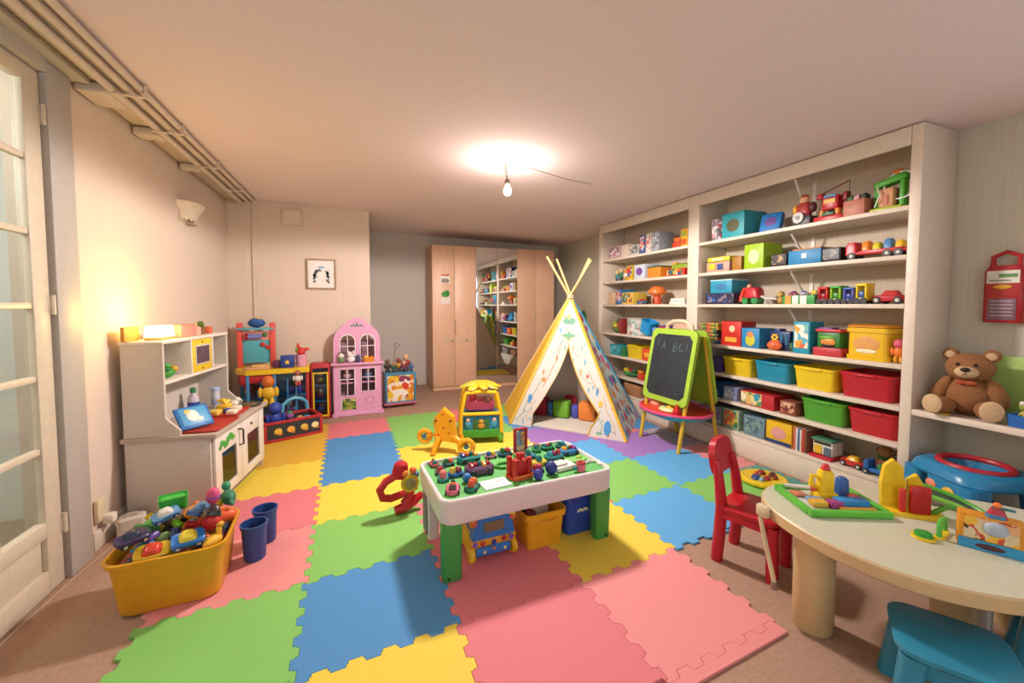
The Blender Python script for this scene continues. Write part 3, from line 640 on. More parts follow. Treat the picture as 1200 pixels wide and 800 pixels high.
# on the worktop
WZ = .5195
t = thing('toy_tray', 'flat red toy tray at the near end of the worktop', 'tray', kp(.355, .19, WZ), KR)
B().loft([(0, .22, .32, .02), (.012, .23, .33, .02), (.012, .21, .31, .015), (.005, .205, .305, .015)], m('#b5301f', .5)).obj('tray', t)
t = thing('tablet_toy', 'blue toy tablet propped up with a white printed shape', 'toy', kp(.335, .10, WZ+.0185), KR, None, None)
t.rotation_euler = (0, math.radians(-36), -.75)
bx((0, 0, .075), (.018, .19, .15), m('#2a6fb4', .4), .012).obj('body', t); bx((.0105, 0, .077), (.003, .155, .118), m('#4f9fd0', .4), .002).obj('screen', t)
B().ell((.0125, -.01, .08), (.003, .035, .04), m('#e9e4d8', .5)).ell((.0125, -.03, .11), (.003, .02, .016), m('#e3c06a', .5)).ell((.0125, .02, .05), (.003, .022, .018), m('#e9e4d8', .5)).obj('printed_shape', t)
t = thing('food_tray', 'red toy tray filled with yellow and white play food', 'toy food', kp(.33, .50, WZ), KR)
B().loft([(0, .2, .22, .02), (.016, .22, .24, .02), (.016, .205, .225, .015), (.006, .19, .21, .015)], m('#c23024', .5)).obj('tray', t)
for k, (x, y, sx, sy, sz, c) in enumerate(((-.05, -.06, .06, .08, .035, '#e6c65a'), (.05, -.05, .06, .07, .03, '#e9e2cc'), (.04, .04, .06, .07, .035, '#e8e0c8'), (-.04, .05, .08, .08, .05, '#e8bf3a'), (0, 0, .04, .05, .03, '#2f5aa8'))):
    bx((x, y, .007+sz/2), (sx, sy, sz), m(c, .5), .008).obj('food_piece', t)
B().tube([(-.04, .05, .062), (-.02, .08, .075), (-.06, .09, .08), (-.07, .04, .085), (-.03, .03, .09)], .013, m('#f0cc48', .5), 8).obj('noodles', t)
def bottle(name, label, x, y, prof, cols, capc, caph):
    t = thing(name, label, 'bottle', kp(x, y, WZ), KR); h = prof[-1][1]
    B().lathe(prof, m(cols[0], .25), n=16).obj('bottle_body', t); r = max(p[0] for p in prof)
    B().lathe([(r+.001, h*.2), (r+.0015, h*.21), (r+.0015, h*.55), (r+.001, h*.56)], m(cols[1], .4), n=16, cap=False).obj('label_band', t)
    B().lathe([(prof[-1][0]+.003, h), (prof[-1][0]+.004, h+caph), (prof[-1][0], h+caph+.004)], m(capc, .4), n=14).obj('cap', t)
bottle('toy_bottle', 'clear toy bottle with blue label and green cap', .09, .56, [(.001, 0), (.032, 0), (.034, .01), (.034, .11), (.018, .14), (.015, .15)], ('#cfc4cc', '#2a4aa0'), '#3a8a4a', .03)
bottle('toy_bottle', 'pale toy bottle with lilac label beside dark plate', .17, .70, [(.001, 0), (.026, 0), (.028, .01), (.028, .09), (.026, .10), (.026, .13)], ('#c9cfd6', '#9fb2d0'), '#a9c0d8', .025)
tag(B().ell((0, 0, .03), (.035, .035, .03), m('#d8d2c8', .4)).ell((.02, .02, .055), (.022, .022, .02), m('#e4ded2', .4)).tube([(.03, 0, .03), (.06, 0, .045), (.05, 0, .06)], .005, m('#d8d2c8', .4), 6).obj('toy_teapot', None, kp(.30, .675, WZ), KR), 'small white toy teapot between bottles and plate', 'toy')
tag(B().lathe([(.001, 0), (.06, 0), (.085, .01), (.08, .012), (.058, .004), (.001, .004)], m('#3f4a34', .4), n=20).lathe([(.001, .006), (.045, .006), (.04, .012), (.001, .014)], m('#6f5a3a', .6), n=14).obj('toy_plate', None, kp(.39, .725, WZ), KR), 'dark green toy plate at the far end of worktop', 'plate')
tag(B().box((0, 0, .06), (.05, .05, .12), m('#7a6a58', .5), .008).obj('toy_canister', None, kp(.06, .07, WZ), KR), 'small brown canister behind the blue toy tablet', 'canister')
# toys seen behind the glazed kitchen doors
tag(B().box((0, 0, .05), (.2, .22, .1), m('#2a5aa8', .5), .01).box((0, 0, .115), (.18, .2, .03), m('#d6b23a', .5), .01).obj('toy_bin', None, kp(.26, .21, .114), KR), 'blue and yellow bin behind the near kitchen door', 'bin')
tag(B().box((0, 0, .05), (.2, .22, .1), m('#8a8a38', .5), .01).box((0, 0, .12), (.18, .2, .04), m('#a8484a', .5), .01).obj('toy_bin', None, kp(.26, .58, .114), KR), 'olive and red bin behind the far kitchen door', 'bin')

# ------------------------------------------------------------ yellow tub of toys and two buckets
TUB = m('#d99a1a', .4, .05); TX, TY = -.785, 2.225
t = thing('toy_tub', 'large yellow plastic tub heaped with toys on the floor', 'tub', (TX, TY, MZ+.001), .06)
B().loft([(0, .34, .29, .05), (.008, .355, .305, .055), (.225, .395, .355, .06), (.226, .425, .385, .075), (.244, .43, .39, .075), (.246, .41, .37, .07), (.23, .385, .345, .055), (.012, .34, .29, .05)], TUB, n=6).obj('tub_body', t)
random.seed(21)
def toycar(name, label, loc, rz, L, cols, group=None, cat='toy car', rot=None, wh=True):
    t = thing(name, label, cat, loc, rz, group, rot); W = L*.55; H = L*.28; wr = L*.13
    B().loft([(wr*.7, L*.94, W, W*.25), (wr*.9, L, W*1.04, W*.3), (wr+H*.5, L*.96, W, W*.3), (wr+H*.62, L*.85, W*.86, W*.25)], m(cols[0], .3), n=3).obj('body', t)
    B().loft([(wr+H*.55, L*.55, W*.82, W*.2), (wr+H*1.15, L*.36, W*.62, W*.2), (wr+H*1.22, L*.3, W*.5, W*.18)], m(cols[1], .3), n=3).obj('cabin', t)
    if wh:
        for sx in (-1, 1):
            for sy in (-1, 1): B().cyl((sx*L*.3, sy*W*.40, wr), (sx*L*.3, sy*W*.56, wr), wr, m(cols[2], .5), n=12, bev=wr*.15).cyl((sx*L*.3, sy*W*.55, wr), (sx*L*.3, sy*W*.58, wr), wr*.5, m('#c8c4b8', .4), n=8).obj('wheel', t)
    return t
def blob(name, label, loc, rz, r, parts, cat='toy', group=None):
    """figure or plush: list of (part, centre, radii, colour)"""
    t = thing(name, label, cat, loc, rz, group)
    for nm, c, rr_, col in parts: B().ell(tuple(q*r for q in c), tuple(q*r for q in rr_) if hasattr(rr_, '__len__') else rr_*r, m(col, .5), n=12, k=7).obj(nm, t)
    return t
def figure(name, label, loc, rz, h, cols, group=None, cat='figurine'):
    u = h/10; bc, hc, lc = cols
    return blob(name, label, loc, rz, u, [('legs', (0, -.9, 1.6), (.9, .8, 1.59), lc), ('legs', (0, .9, 1.6), (.9, .8, 1.59), lc), ('torso', (0, 0, 4.6), (1.3, 1.9, 2.2), bc), ('arm', (0, -2.2, 4.8), (.7, .7, 1.7), bc), ('arm', (0, 2.2, 4.8), (.7, .7, 1.7), bc), ('head', (0, 0, 8.1), (1.7, 1.8, 1.9), hc)], cat, group)
GT = 'toys heaped in the yellow tub'
# filler layer inside the tub carries the visible toys
tz = MZ + .215
tag(B().loft([(.015, .33, .28, .05), (.19, .365, .325, .055), (.21, .34, .30, .05)], art(['#25304a', '#3a7a3a', '#2a5a9a', '#a83a2a', '#c8a02a', '#30304a'], 26), n=5).obj('loose_toys', None, (TX, TY, MZ+.001), .06), 'mass of small loose toys filling the yellow tub', 'toys')['kind'] = 'stuff'
toycar('toy_car', 'yellow toy car lying on the tub rim', (TX-0.045, TY-0.125, tz), .2, .125, ('#e8c22a', '#d8442e', '#2a2a2a'), GT, rot=(.5, 0, .15))
toycar('toy_car', 'bright blue toy car at the front of tub', (TX+0.075, TY-0.120, tz), .3, .12, ('#2a7ac8', '#e6d040', '#1f5a9c'), GT, rot=(.45, 0, .35))
toycar('toy_car', 'dark red toy car in the middle of tub', (TX+0.010, TY-0.035, tz+.005), .8, .10, ('#8f1f2c', '#b03040', '#2a2020'), GT, rot=(.3, .2, .9))
toycar('toy_car', 'purple and black toy car at left end of tub', (TX-0.145, TY-0.100, tz-.005), 1.0, .11, ('#3a2c54', '#28304a', '#20202a'), GT, rot=(.3, 0, .8))
toycar('toy_car', 'white and blue toy police car in tub centre', (TX-0.020, TY+0.055, tz+.01), .5, .105, ('#5f94c0', '#d8d4cc', '#2a4a7a'), GT, rot=(.3, -.2, .5))
toycar('toy_car', 'steel blue toy van near the back of tub', (TX+0.085, TY+0.040, tz+.015), 0, .105, ('#41699a', '#5a86b0', '#2a3a5a'), GT, rot=(.2, .1, 1.2))
toycar('toy_car', 'black toy racing car at the right of tub', (TX+0.120, TY-0.045, tz+.01), 0, .10, ('#242024', '#3a2a2a', '#6a5a4a'), GT, rot=(.3, .2, 1.9))
t = thing('green_box', 'bright green plastic box on top of toy heap', 'box', (TX-0.020, TY+0.130, tz+.02), .35, GT)
B().loft([(0, .10, .07, .012), (.06, .11, .08, .015), (.06, .10, .07, .012), (.045, .095, .065, .01)], m('#2fa83a', .4)).obj('body', t); bx((0, 0, .05), (.092, .062, .008), m('#37b944', .4)).obj('lid', t)
blob('plush_toy', 'yellow plush animal beside the green box', (TX+0.095, TY+0.135, tz+.02), .4, .05, [('body', (0, 0, .7), (.8, .9, .8), '#e8c02a'), ('head', (.1, -.2, 1.5), (.7, .75, .6), '#f0cc3a'), ('ear', (0, -.7, 2.0), (.2, .25, .4), '#e0a82a'), ('ear', (0, .4, 2.0), (.2, .25, .4), '#e0a82a')], 'plush', GT)
blob('plush_toy', 'small yellow duck toy near the back left', (TX-0.115, TY+0.130, tz+.015), 1, .042, [('body', (0, 0, .7), (1.1, .8, .7), '#dcc034'), ('head', (.6, 0, 1.5), (.55, .55, .55), '#e8cc40'), ('beak', (1.2, 0, 1.4), (.35, .25, .15), '#e08a2a')], 'toy', GT)
blob('plush_toy', 'green toy frog at the back left', (TX-0.155, TY+0.070, tz+.01), .6, .045, [('body', (0, 0, .7), (1.0, .9, .7), '#58b04a'), ('head', (.2, 0, 1.5), (.7, .8, .5), '#68c058'), ('eye', (.4, -.4, 2.0), .25, '#f0e8c0'), ('eye', (.4, .4, 2.0), .25, '#f0e8c0')], 'toy', GT)
blob('toy_animal', 'orange toy fish on the right of heap', (TX+0.145, TY+0.075, tz+.02), .3, .045, [('body', (0, 0, .8), (1.6, .8, .7), '#e8602a'), ('tail', (-1.5, 0, .9), (.5, .2, .7), '#e8742a'), ('fin', (0, 0, 1.5), (.6, .15, .4), '#f08a3a')], 'toy', GT)
blob('toy_ball', 'red ball on the right rim of tub', (TX+0.165, TY+0.010, tz), 0, .04, [('ball', (0, 0, 1), 1, '#d0262e'), ('patch', (.2, -.5, 1.2), (.7, .6, .7), '#d83a34')], 'ball', GT)
blob('toy_animal', 'dark green toy dinosaur at the far right', (TX+0.160, TY+0.140, tz+.005), 2, .045, [('body', (0, 0, .8), (1.2, .7, .8), '#2a7a5a'), ('head', (1.1, 0, 1.7), (.6, .45, .5), '#2f8a64'), ('tail', (-1.4, 0, .7), (.7, .3, .3), '#2a7a5a')], 'toy', GT)
blob('toy_animal', 'yellow toy giraffe pieces at the front right', (TX+0.160, TY-0.110, tz), 1, .036, [('body', (0, 0, .8), (1.3, .7, .7), '#e8b42a'), ('neck', (.9, 0, 1.7), (.35, .3, .8), '#e8b42a'), ('head', (1.1, 0, 2.4), (.55, .35, .35), '#d89a24')], 'toy', GT)
blob('toy_egg', 'pink and violet toy egg at the right front', (TX+0.175, TY-0.060, tz), 0, .035, [('shell', (0, 0, 1), (.8, .8, 1.1), '#d04a7c'), ('band', (0, 0, .9), (.83, .83, .3), '#6a4ab0')], 'toy', GT)
blob('toy_animal', 'black and brown toy bear on the left', (TX-0.090, TY+0.045, tz+.01), 2, .042, [('body', (0, 0, .7), (.9, .9, .8), '#2a2422'), ('head', (.3, 0, 1.6), (.7, .7, .6), '#6a4028'), ('ear', (.2, .5, 2.1), .25, '#2a2422'), ('ear', (.2, -.5, 2.1), .25, '#2a2422')], 'toy', GT)
blob('toy_animal', 'dark green toy turtle at the left back', (TX-0.155, TY-0.010, tz+.0), 2, .045, [('shell', (0, 0, .6), (1.2, 1.0, .7), '#28502c'), ('head', (1.2, 0, .8), (.4, .4, .35), '#4a8a3a')], 'toy', GT)
blob('toy_animal', 'olive and peach toy snail in the centre left', (TX-0.065, TY-0.020, tz+.012), 1, .04, [('shell', (0, 0, .9), (.9, .6, .9), '#7a9a5a'), ('body', (.4, 0, .4), (1.2, .5, .4), '#d8a078')], 'toy', GT)
blob('toy_animal', 'small cyan toy whale near the left rim', (TX-0.100, TY-0.055, tz+.005), 1, .033, [('body', (0, 0, .7), (1.2, .8, .7), '#2a9ac0'), ('tail', (-1.2, 0, .9), (.4, .7, .2), '#2488ac')], 'toy', GT)
blob('toy_animal', 'orange toy crab behind the yellow plush', (TX+0.045, TY+0.100, tz+.02), 1, .04, [('body', (0, 0, .7), (1.2, .9, .6), '#e8902a'), ('claw', (1.0, .8, .9), .4, '#e87a2a'), ('claw', (1.0, -.8, .9), .4, '#e87a2a')], 'toy', GT)
random.seed(33)
for k, (cn, c) in enumerate((('red', '#c02a2a'), ('lime', '#7ab82a'), ('navy', '#22366e'), ('white', '#dcd8cc'), ('cyan', '#2a9ac0'), ('orange', '#e0762a'), ('black', '#222226'), ('violet', '#5a3a90'), ('dark green', '#1f5a34'), ('yellow', '#e6c42a'), ('brown', '#6a4428'), ('light blue', '#6aaad8'))):
    a = k * 2.4; rr_ = .045 + .011 * k
    x, y = TX + rr_ * 1.05 * math.cos(a), TY + .01 + rr_ * .8 * math.sin(a)
    b = B(); b.box((0, 0, .013), (.05, .028, .022), m(c, .35), .004)
    for q in (-1, 0, 1): b.cyl((q*.015, 0, .023), (q*.015, 0, .03), .006, m(c, .35), n=8)
    o = tag(b.obj('toy_brick', None, (x, y, tz + .045), a), 'small ' + cn + ' toy brick lying on the tub heap', 'toy brick', GT); o.rotation_euler = (random.uniform(-.6, .6), random.uniform(-.6, .6), a)
# let every heap toy come to rest: lift it until it touches nothing below or beside it
from mathutils.bvhtree import BVHTree
bpy.context.view_layer.update()
def tree(objs, dz=(0, 0, 0)):
    vs = []; fs = []
    for o in objs:
        k0 = len(vs); vs += [o.matrix_world @ v.co + Vector(dz) for v in o.data.vertices]; fs += [tuple(k0 + i for i in p_.vertices) for p_ in o.data.polygons]
    return BVHTree.FromPolygons(vs, fs)
def meshes(o): return [q for q in [o] + list(o.children_recursive) if q.type == 'MESH']
done = [tree(meshes(q)) for q in bpy.data.objects if q.name in ('toy_tub', 'loose_toys')]
heap = [q for q in bpy.data.objects if q.get('group') == GT]
heap.sort(key=lambda q: (q['category'] == 'toy brick', q.name == 'green_box'))
for q in heap:
    ms = meshes(q); best = None
    for dx, dy in ((0, 0), (.02, 0), (-.02, 0), (0, .02), (0, -.02), (.03, .03), (-.03, .03), (.03, -.03), (-.03, -.03), (.05, 0), (-.05, 0), (0, .05), (0, -.05)):
        if dx or dy:
            if abs(q.location.x + dx - TX) > .15 or abs(q.location.y + dy - TY) > .13: continue
        dz = -.035
        while dz < (best[0] if best else .2):
            tr = tree(ms, (dx, dy, dz))
            if not any(tr.overlap(d_) for d_ in done): break
            dz += .007
        if best is None or dz < best[0]: best = (dz, dx, dy, tr)
        if best[0] < .025: break
    q.location += Vector((best[1], best[2], best[0])); done.append(best[3])
for k, (x, y, lab) in enumerate(((-.515, 2.345, 'navy blue toy bucket nearest the yellow tub corner'), (-.495, 2.50, 'navy blue toy bucket further back beside the toy kitchen'))):
    t = thing('toy_bucket', lab, 'bucket', (x, y, MZ+.001), 0, 'navy toy buckets')
    B().lathe([(.001, 0), (.047, 0), (.049, .004), (.056, .165), (.062, .168), (.063, .182), (.055, .182), (.046, .008), (.001, .008)], m('#2b4a8c', .4), n=24).obj('bucket_body', t)
    B().lathe([(.050, .12), (.04, .135), (.001, .14)], art(['#2a3a4a', '#4a7a3a', '#25304a', '#7a7a4a'], 60), n=16).obj('contents', t)

# ------------------------------------------------------------ corner toy stand
t = thing('toy_counter', 'toy shop counter with yellow top and blue see-through panels in corner', 'toy stand', (-.87, 5.02, 0), math.radians(4))
YT = m('#e8c31e', .4); RD = m('#b3242c', .4); BLP = m('#3f86b8', .4)
W_, D_ = .70, .40; Z_ = .575
pl = [(-W_/2, D_/2), (-W_/2, -.02), (-W_/2+.12, -D_/2), (W_/2, -D_/2), (W_/2, D_/2)]
B().prism(list(reversed(pl)), Z_, Z_+.05, YT).obj('counter_top', t)
b = B()
for x, y in ((-W_/2+.02, D_/2-.02), (-W_/2+.13, -D_/2+.03), (W_/2-.02, -D_/2+.03), (W_/2-.02, D_/2-.02), (.02, -D_/2+.03)): bx((x, y, (Z_+MZ)/2), (.03, .03, Z_-MZ-.002), BLP if x < W_/2-.1 else RD, .004).obj('post', t)
bx((0, D_/2-.012, Z_/2+.01), (W_-.06, .012, Z_-.04), m('#9fb4c0', .5)).obj('back_board', t)
bx((-W_/2+.07, -.03-D_/4+.03, Z_-.06), (.02, .14, .11), RD, .003, T(rz=.5)).obj('side_panel', t); bx((-.14, -D_/2+.03, Z_-.045), (.28, .014, .085), RD, .003).obj('fascia', t)
bx((0, 0, .03), (W_-.08, D_-.1, .02), RD, .003).obj('floor_board', t); bx((0, .06, .3), (W_-.08, .22, .014), BLP, .003).obj('middle_shelf', t)
CPL = glassmat('toy_window', '#d4e4ee', .08, .3)
for x0, x1 in ((-W_/2+.15, .0), (.04, W_/2-.04)): bx(((x0+x1)/2, -D_/2+.03, .3), (x1-x0, .004, .4), CPL).obj('window_panel', t)
for x in (-.1, .14, .22): bx((x, -D_/2+.022, .3), (.012, .01, .42), BLP).obj('window_bar', t)
KM = Matrix.Translation((-.87, 5.02, 0)) @ Matrix.Rotation(math.radians(4), 4, 'Z')
def cp(x, y, z): return tuple(KM @ Vector((x, y, z)))
figure('puppet', 'tall yellow puppet hanging in front of the toy counter', cp(-.03, -.245, .24), -PI/2, .33, ('#e8b92a', '#d8702a', '#e6c03a'))
figure('puppet', 'red puppet standing at left inside the toy counter', cp(-.2, -.07, .314), -PI/2, .24, ('#b02436', '#d8a088', '#802040'))
figure('puppet', 'small brown and white puppet at right on toy counter', cp(.24, -.235, .44), -PI/2, .17, ('#e4dcd0', '#a86a4a', '#c84a3a'))
figure('doll', 'doll with pink dress on the lower counter shelf', cp(.13, -.05, .041), -PI/2, .22, ('#c86a9a', '#e0b090', '#5a4a90'))
tag(B().box((0, 0, .05), (.12, .10, .1), m('#2c4fa0', .5), .01).box((0, 0, .12), (.09, .08, .04), m('#3f9a4a', .5), .01).obj('toy_box', None, cp(.2, .06, .308)), 'blue and green toy box on middle shelf of the counter', 'box')
# narrow display cabinet beside it
t = thing('display_cabinet', 'narrow red and yellow toy display cabinet beside the counter', 'toy cabinet', (-.42, 5.12, 0), math.radians(4))
b = B()
for s in (-1, 1): b.box((s*.09, .0, .30), (.02, .2, .57), RD, .003)
b.box((0, .09, .3), (.17, .012, .55), m('#7a8aa8', .5)); b.box((0, 0, MZ+.02), (.17, .2, .03), m('#d8602a', .4)); b.obj('body', t)
b = B()
for s in (-1, 1): b.box((s*.073, -.105, .29), (.016, .012, .50), YT)
b.box((0, -.105, .53), (.13, .012, .016), YT); b.box((0, -.105, .045), (.13, .012, .016), YT); b.obj('front_frame', t)
bx((0, -.10, .29), (.13, .003, .47), CPL).obj('window_panel', t)
B().loft([(.585, .21, .22, .02), (.61, .21, .22, .02), (.635, .18, .19, .03)], RD).obj('lid', t)
for z in (.2, .38): bx((0, .0, z), (.155, .16, .01), BLP).obj('shelf_board', t)
bx((0, -.06, MZ+.012), (.24, .2, .024), m('#d8602a', .4), .004).obj('base', t) if False else None
for k, (z, c, lab) in enumerate(((.0475, ('#3a62b0', '#d8a080', '#2a3a70'), 'blue figurine on the bottom shelf of narrow cabinet'), (.206, ('#c84a3a', '#e0b48a', '#3a3a6a'), 'red figurine on the middle shelf of narrow cabinet'), (.386, ('#d8b040', '#c88060', '#7a3a2a'), 'yellow figurine on the top shelf of narrow cabinet'))):
    figure('figurine', lab, (-.42, 5.10, z), -PI/2, .13, c)
# items on the yellow top
CT = Z_ + .0515
t = thing('toy_rack', 'turquoise toy tool rack with red posts on the yellow counter', 'toy rack', cp(-.17, .09, CT), 0)
TQ = m('#57b4c4', .4); RP = m('#e2584e', .4)
bx((0, .03, .20), (.32, .016, .32), TQ, .004).obj('back_panel', t)
for s in (-1, 1): bx((s*.155, .02, .24), (.05, .05, .48), RP, .008).obj('post', t)
bx((0, 0, .415), (.34, .11, .018), TQ, .004).obj('shelf_board', t); bx((0, .018, .335), (.26, .012, .09), m('#dd8d84', .4)).obj('pink_panel', t)
B().cyl((-.075, -.005, .33), (.05, -.005, .33), .026, m('#7a8ad0', .4)).cyl((-.10, -.005, .33), (-.07, -.005, .33), .035, m('#a02030', .4)).obj('toy_drill', t)
for x, z, c in ((.06, .24, '#c83028'), (.11, .21, '#d03a2c'), (.08, .345, '#4a7a3a')): B().ell((x, .012, z), (.026, .012, .026), m(c, .4)).obj('gear', t)
blob('plush_toy', 'dark blue rounded plush bag on top of the turquoise rack', cp(-.16, .08, CT+.426), 0, .09, [('body', (0, 0, .55), (.95, .55, .55), '#1f4f94'), ('flap', (0, -.1, .85), (.75, .45, .3), '#285fa8'), ('trim', (.2, -.1, 1.1), (.35, .25, .15), '#e0c868')], 'plush')
tag(B().box((0, 0, .013), (.22, .12, .026), m('#e0a878', .5), .004).box((.02, .01, .036), (.15, .10, .018), m('#e8bc6a', .5), .004).obj('toy_trays', None, cp(-.13, -.13, CT), .1), 'stack of peach toy trays at front of the yellow counter', 'tray')
t = thing('star_box', 'dark blue box with yellow star on the yellow counter', 'box', cp(.14, -.10, CT), .05)
bx((0, 0, .065), (.13, .09, .13), m('#24408c', .5), .006).obj('box_body', t)
st = [(.03*(1 if k % 2 == 0 else .45)*math.cos(PI/2+k*PI/5), .03*(1 if k % 2 == 0 else .45)*math.sin(PI/2+k*PI/5)) for k in range(10)]
B().prism(st, 0, .002, m('#e8c42a', .5), T(0, -.0455, .06, PI/2)).obj('star', t)
tag(B().box((0, 0, .04), (.07, .06, .08), m('#5a2a4a', .5), .01).obj('toy_cup', None, cp(.035, -.09, CT)), 'dark plum toy block between trays and star box', 'block')
t = thing('pink_mug', 'pink toy mug holding a red toy on the counter', 'mug', cp(.27, -.05, CT), 0)
B().lathe([(.001, 0), (.05, 0), (.058, .13), (.052, .13), (.046, .01), (.001, .01)], m('#e0a0b8', .4), n=18).obj('mug_body', t); B().tube([(-.055, 0, .03), (-.09, 0, .04), (-.09, 0, .09), (-.055, 0, .10)], .008, m('#e0a0b8', .4), 8).obj('handle', t)
blob('toy_lobster', 'red toy crab standing in the pink mug', cp(.27, -.05, CT+.10), 0, .06, [('body', (0, 0, .9), (.7, .6, .9), '#d0342c'), ('claw', (-.5, 0, 2.0), (.25, .2, .6), '#c8382e'), ('claw', (.9, 0, 1.4), (.5, .25, .3), '#d0402e'), ('leaf', (-.7, 0, 1.3), (.3, .15, .5), '#7aa84a')], 'toy')
# toy chest in front
t = thing('toy_chest', 'open toy chest with red frame and printed black panels', 'toy chest', (-.66, 4.50, MZ+.001), math.radians(24))
L_, D2, H2 = .52, .30, .19
b = B()
for s in (-1, 1):
    b.box((0, s*D2/2, .0125), (L_, .025, .025), RD, .003); b.box((0, s*D2/2, H2-.0125), (L_, .025, .025), RD, .003)
    for q in (-1, 1): b.box((q*(L_/2-.0125), s*D2/2, H2/2), (.025, .025, H2-.052), RD, .003)
    b.box((s*(L_/2-.0125), 0, .0125), (.025, D2-.03, .025), RD, .003); b.box((s*(L_/2-.0125), 0, H2-.0125), (.025, D2-.03, .025), RD, .003)
b.obj('frame', t)
for s in (-1, 1): bx((0, s*(D2/2), H2/2), (L_-.05, .012, H2-.05), m('#2e3236', .5, .1)).obj('side_panel', t); bx((s*(L_/2-.012), 0, H2/2), (.012, D2-.03, H2-.05), m('#2e3236', .5, .1)).obj('end_panel', t)
bx((0, 0, .015), (L_-.05, D2-.03, .012), RD).obj('bottom', t)
for x, c in ((-.14, '#e0b83a'), (-.03, '#e8a838'), (.09, '#d8b850'), (.19, '#e6d6a0')): B().ell((x, -D2/2-.0065, H2/2), (.035, .003, .03), m(c, .5), n=10, k=6).box((x+.02, -D2/2-.0065, H2/2-.025), (.03, .003, .03), m('#c8862a', .5)).obj('printed_motif', t)
CM = Matrix.Translation((-.66, 4.50, MZ+.001)) @ Matrix.Rotation(math.radians(24), 4, 'Z')
def chp(x, y, z): return tuple(CM @ Vector((x, y, z)))
figure('plush_toy', 'dark blue plush sitting in the toy chest', chp(-.115, .02, .022), math.radians(-66), .32, ('#22409a', '#2a4aa8', '#1c3488'), None, 'plush')
blob('plush_toy', 'cream and brown plush lying at right of toy chest', chp(.145, .0, .022), .42, .068, [('body', (0, 0, 1.3), (1.2, .8, .7), '#d8c08a'), ('body_base', (0, 0, .6), (.9, .7, .6), '#b89a6a'), ('head', (-.7, 0, 1.8), (.5, .5, .45), '#c89a5a'), ('scarf', (.3, 0, 1.9), (.5, .5, .2), '#4aa0b8')], 'plush')
blob('plush_toy', 'violet plush in the middle of the toy chest', chp(.02, .05, .022), .5, .055, [('body', (0, 0, 1.2), (.8, .8, 1.2), '#7a4a98'), ('head', (0, 0, 2.8), (.7, .7, .65), '#9a5a9a'), ('hat', (0, 0, 3.4), (.5, .5, .25), '#3f9a5a')], 'plush')
tag(B().tube([(-.12, 0, .0), (-.11, 0, .08), (-.06, 0, .12), (0, 0, .135), (.06, 0, .12), (.11, 0, .08), (.12, 0, 0)], .018, m('#58aac8', .4), 8).obj('toy_arch', None, chp(.10, .152, .192), math.radians(24)), 'light blue curved toy handle at right end of toy chest', 'toy')

# ------------------------------------------------------------ pink doll house
t = thing('doll_house', 'pink wooden doll house cabinet with arched and square windows', 'doll house', (-.022, 5.15, 0), math.radians(3))
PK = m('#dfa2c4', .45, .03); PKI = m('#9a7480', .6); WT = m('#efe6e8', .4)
def wall_with_windows(w, z0, z1, y, wins, top=None):
    bm = bmesh.new()
    def ring(pts): vs = [bm.verts.new((x, y, z)) for x, z in pts]; return [bm.edges.new((vs[k], vs[(k+1) % len(vs)])) for k in range(len(vs))]
    es = ring(top or [(-w/2, z0), (w/2, z0), (w/2, z1), (-w/2, z1)])
    for q in wins: es += ring(q)
    bmesh.ops.triangle_fill(bm, edges=es, use_beauty=True)
    r = bmesh.ops.extrude_face_region(bm, geom=bm.faces[:]); bmesh.ops.translate(bm, verts=[v for v in r['geom'] if isinstance(v, bmesh.types.BMVert)], vec=(0, .012, 0))
    bmesh.ops.recalc_face_normals(bm, faces=bm.faces); me = bpy.data.meshes.new('front_wall'); bm.to_mesh(me); bm.free(); me.materials.append(PK)
    o = bpy.data.objects.new('front_wall', me); COL.objects.link(o); o.parent = t; return o
def arch(cx, z0, w, h): return [(cx-w/2, z0), (cx+w/2, z0)] + [(cx+w/2*math.cos(a*PI/10), z0+h-w/2+w/2*math.sin(a*PI/10)) for a in range(11)]
def rect(cx, z0, w, h): return [(cx-w/2, z0), (cx+w/2, z0), (cx+w/2, z0+h), (cx-w/2, z0+h)]
HW = .52
gable = [(-HW/2, .625), (HW/2, .625), (HW/2, .90)] + [(HW/2-.03, .98), (HW/2-.06, 1.02), (.12, 1.08), (.10, 1.11), (.05, 1.14), (0, 1.145), (-.05, 1.14), (-.10, 1.11), (-.12, 1.08), (-HW/2+.06, 1.02), (-HW/2+.03, .98), (-HW/2, .90)]
wu = [arch(-.105, .66, .165, .29), arch(.115, .66, .165, .29)]; wl = [rect(-.115, .24, .16, .31), rect(.115, .28, .16, .27)]
wall_with_windows(HW, 0, 0, -.03, wu, gable); wall_with_windows(HW+.02, .04, .60, -.08, wl)
b = B()
for s in (-1, 1): b.box((s*(HW/2+.004), .02, .31), (.012, .2, .58), PK); b.box((s*(HW/2-.006), .03, .76), (.012, .11, .27), PK)
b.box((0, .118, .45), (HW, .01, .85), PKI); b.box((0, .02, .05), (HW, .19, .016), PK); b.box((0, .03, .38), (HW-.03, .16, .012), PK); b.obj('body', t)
bx((0, 0, .612), (HW+.06, .24, .025), PK, .008).obj('ledge', t); B().box((0, .0, .02), (HW+.05, .22, .04), PK, .01).obj('base', t)
for s in (-1, 1): B().loft([(0.0005, .05, .05, .02), (.03, .04, .04, .018), (.045, .05, .05, .02)], PK, T(s*.25, -.09, 0)).obj('foot', t)
def wframe(pts, y, hbar, cx, z0, w, h):
    o = B().tube([(x, y, z) for x, z in pts], .0065, WT, 6, True).obj('window_frame', t)
    bx((cx, y, z0+h/2), (.008, .008, h), WT).obj('glazing_bar', o); bx((cx, y, z0+h*hbar), (w, .008, .008), WT).obj('glazing_bar', o)
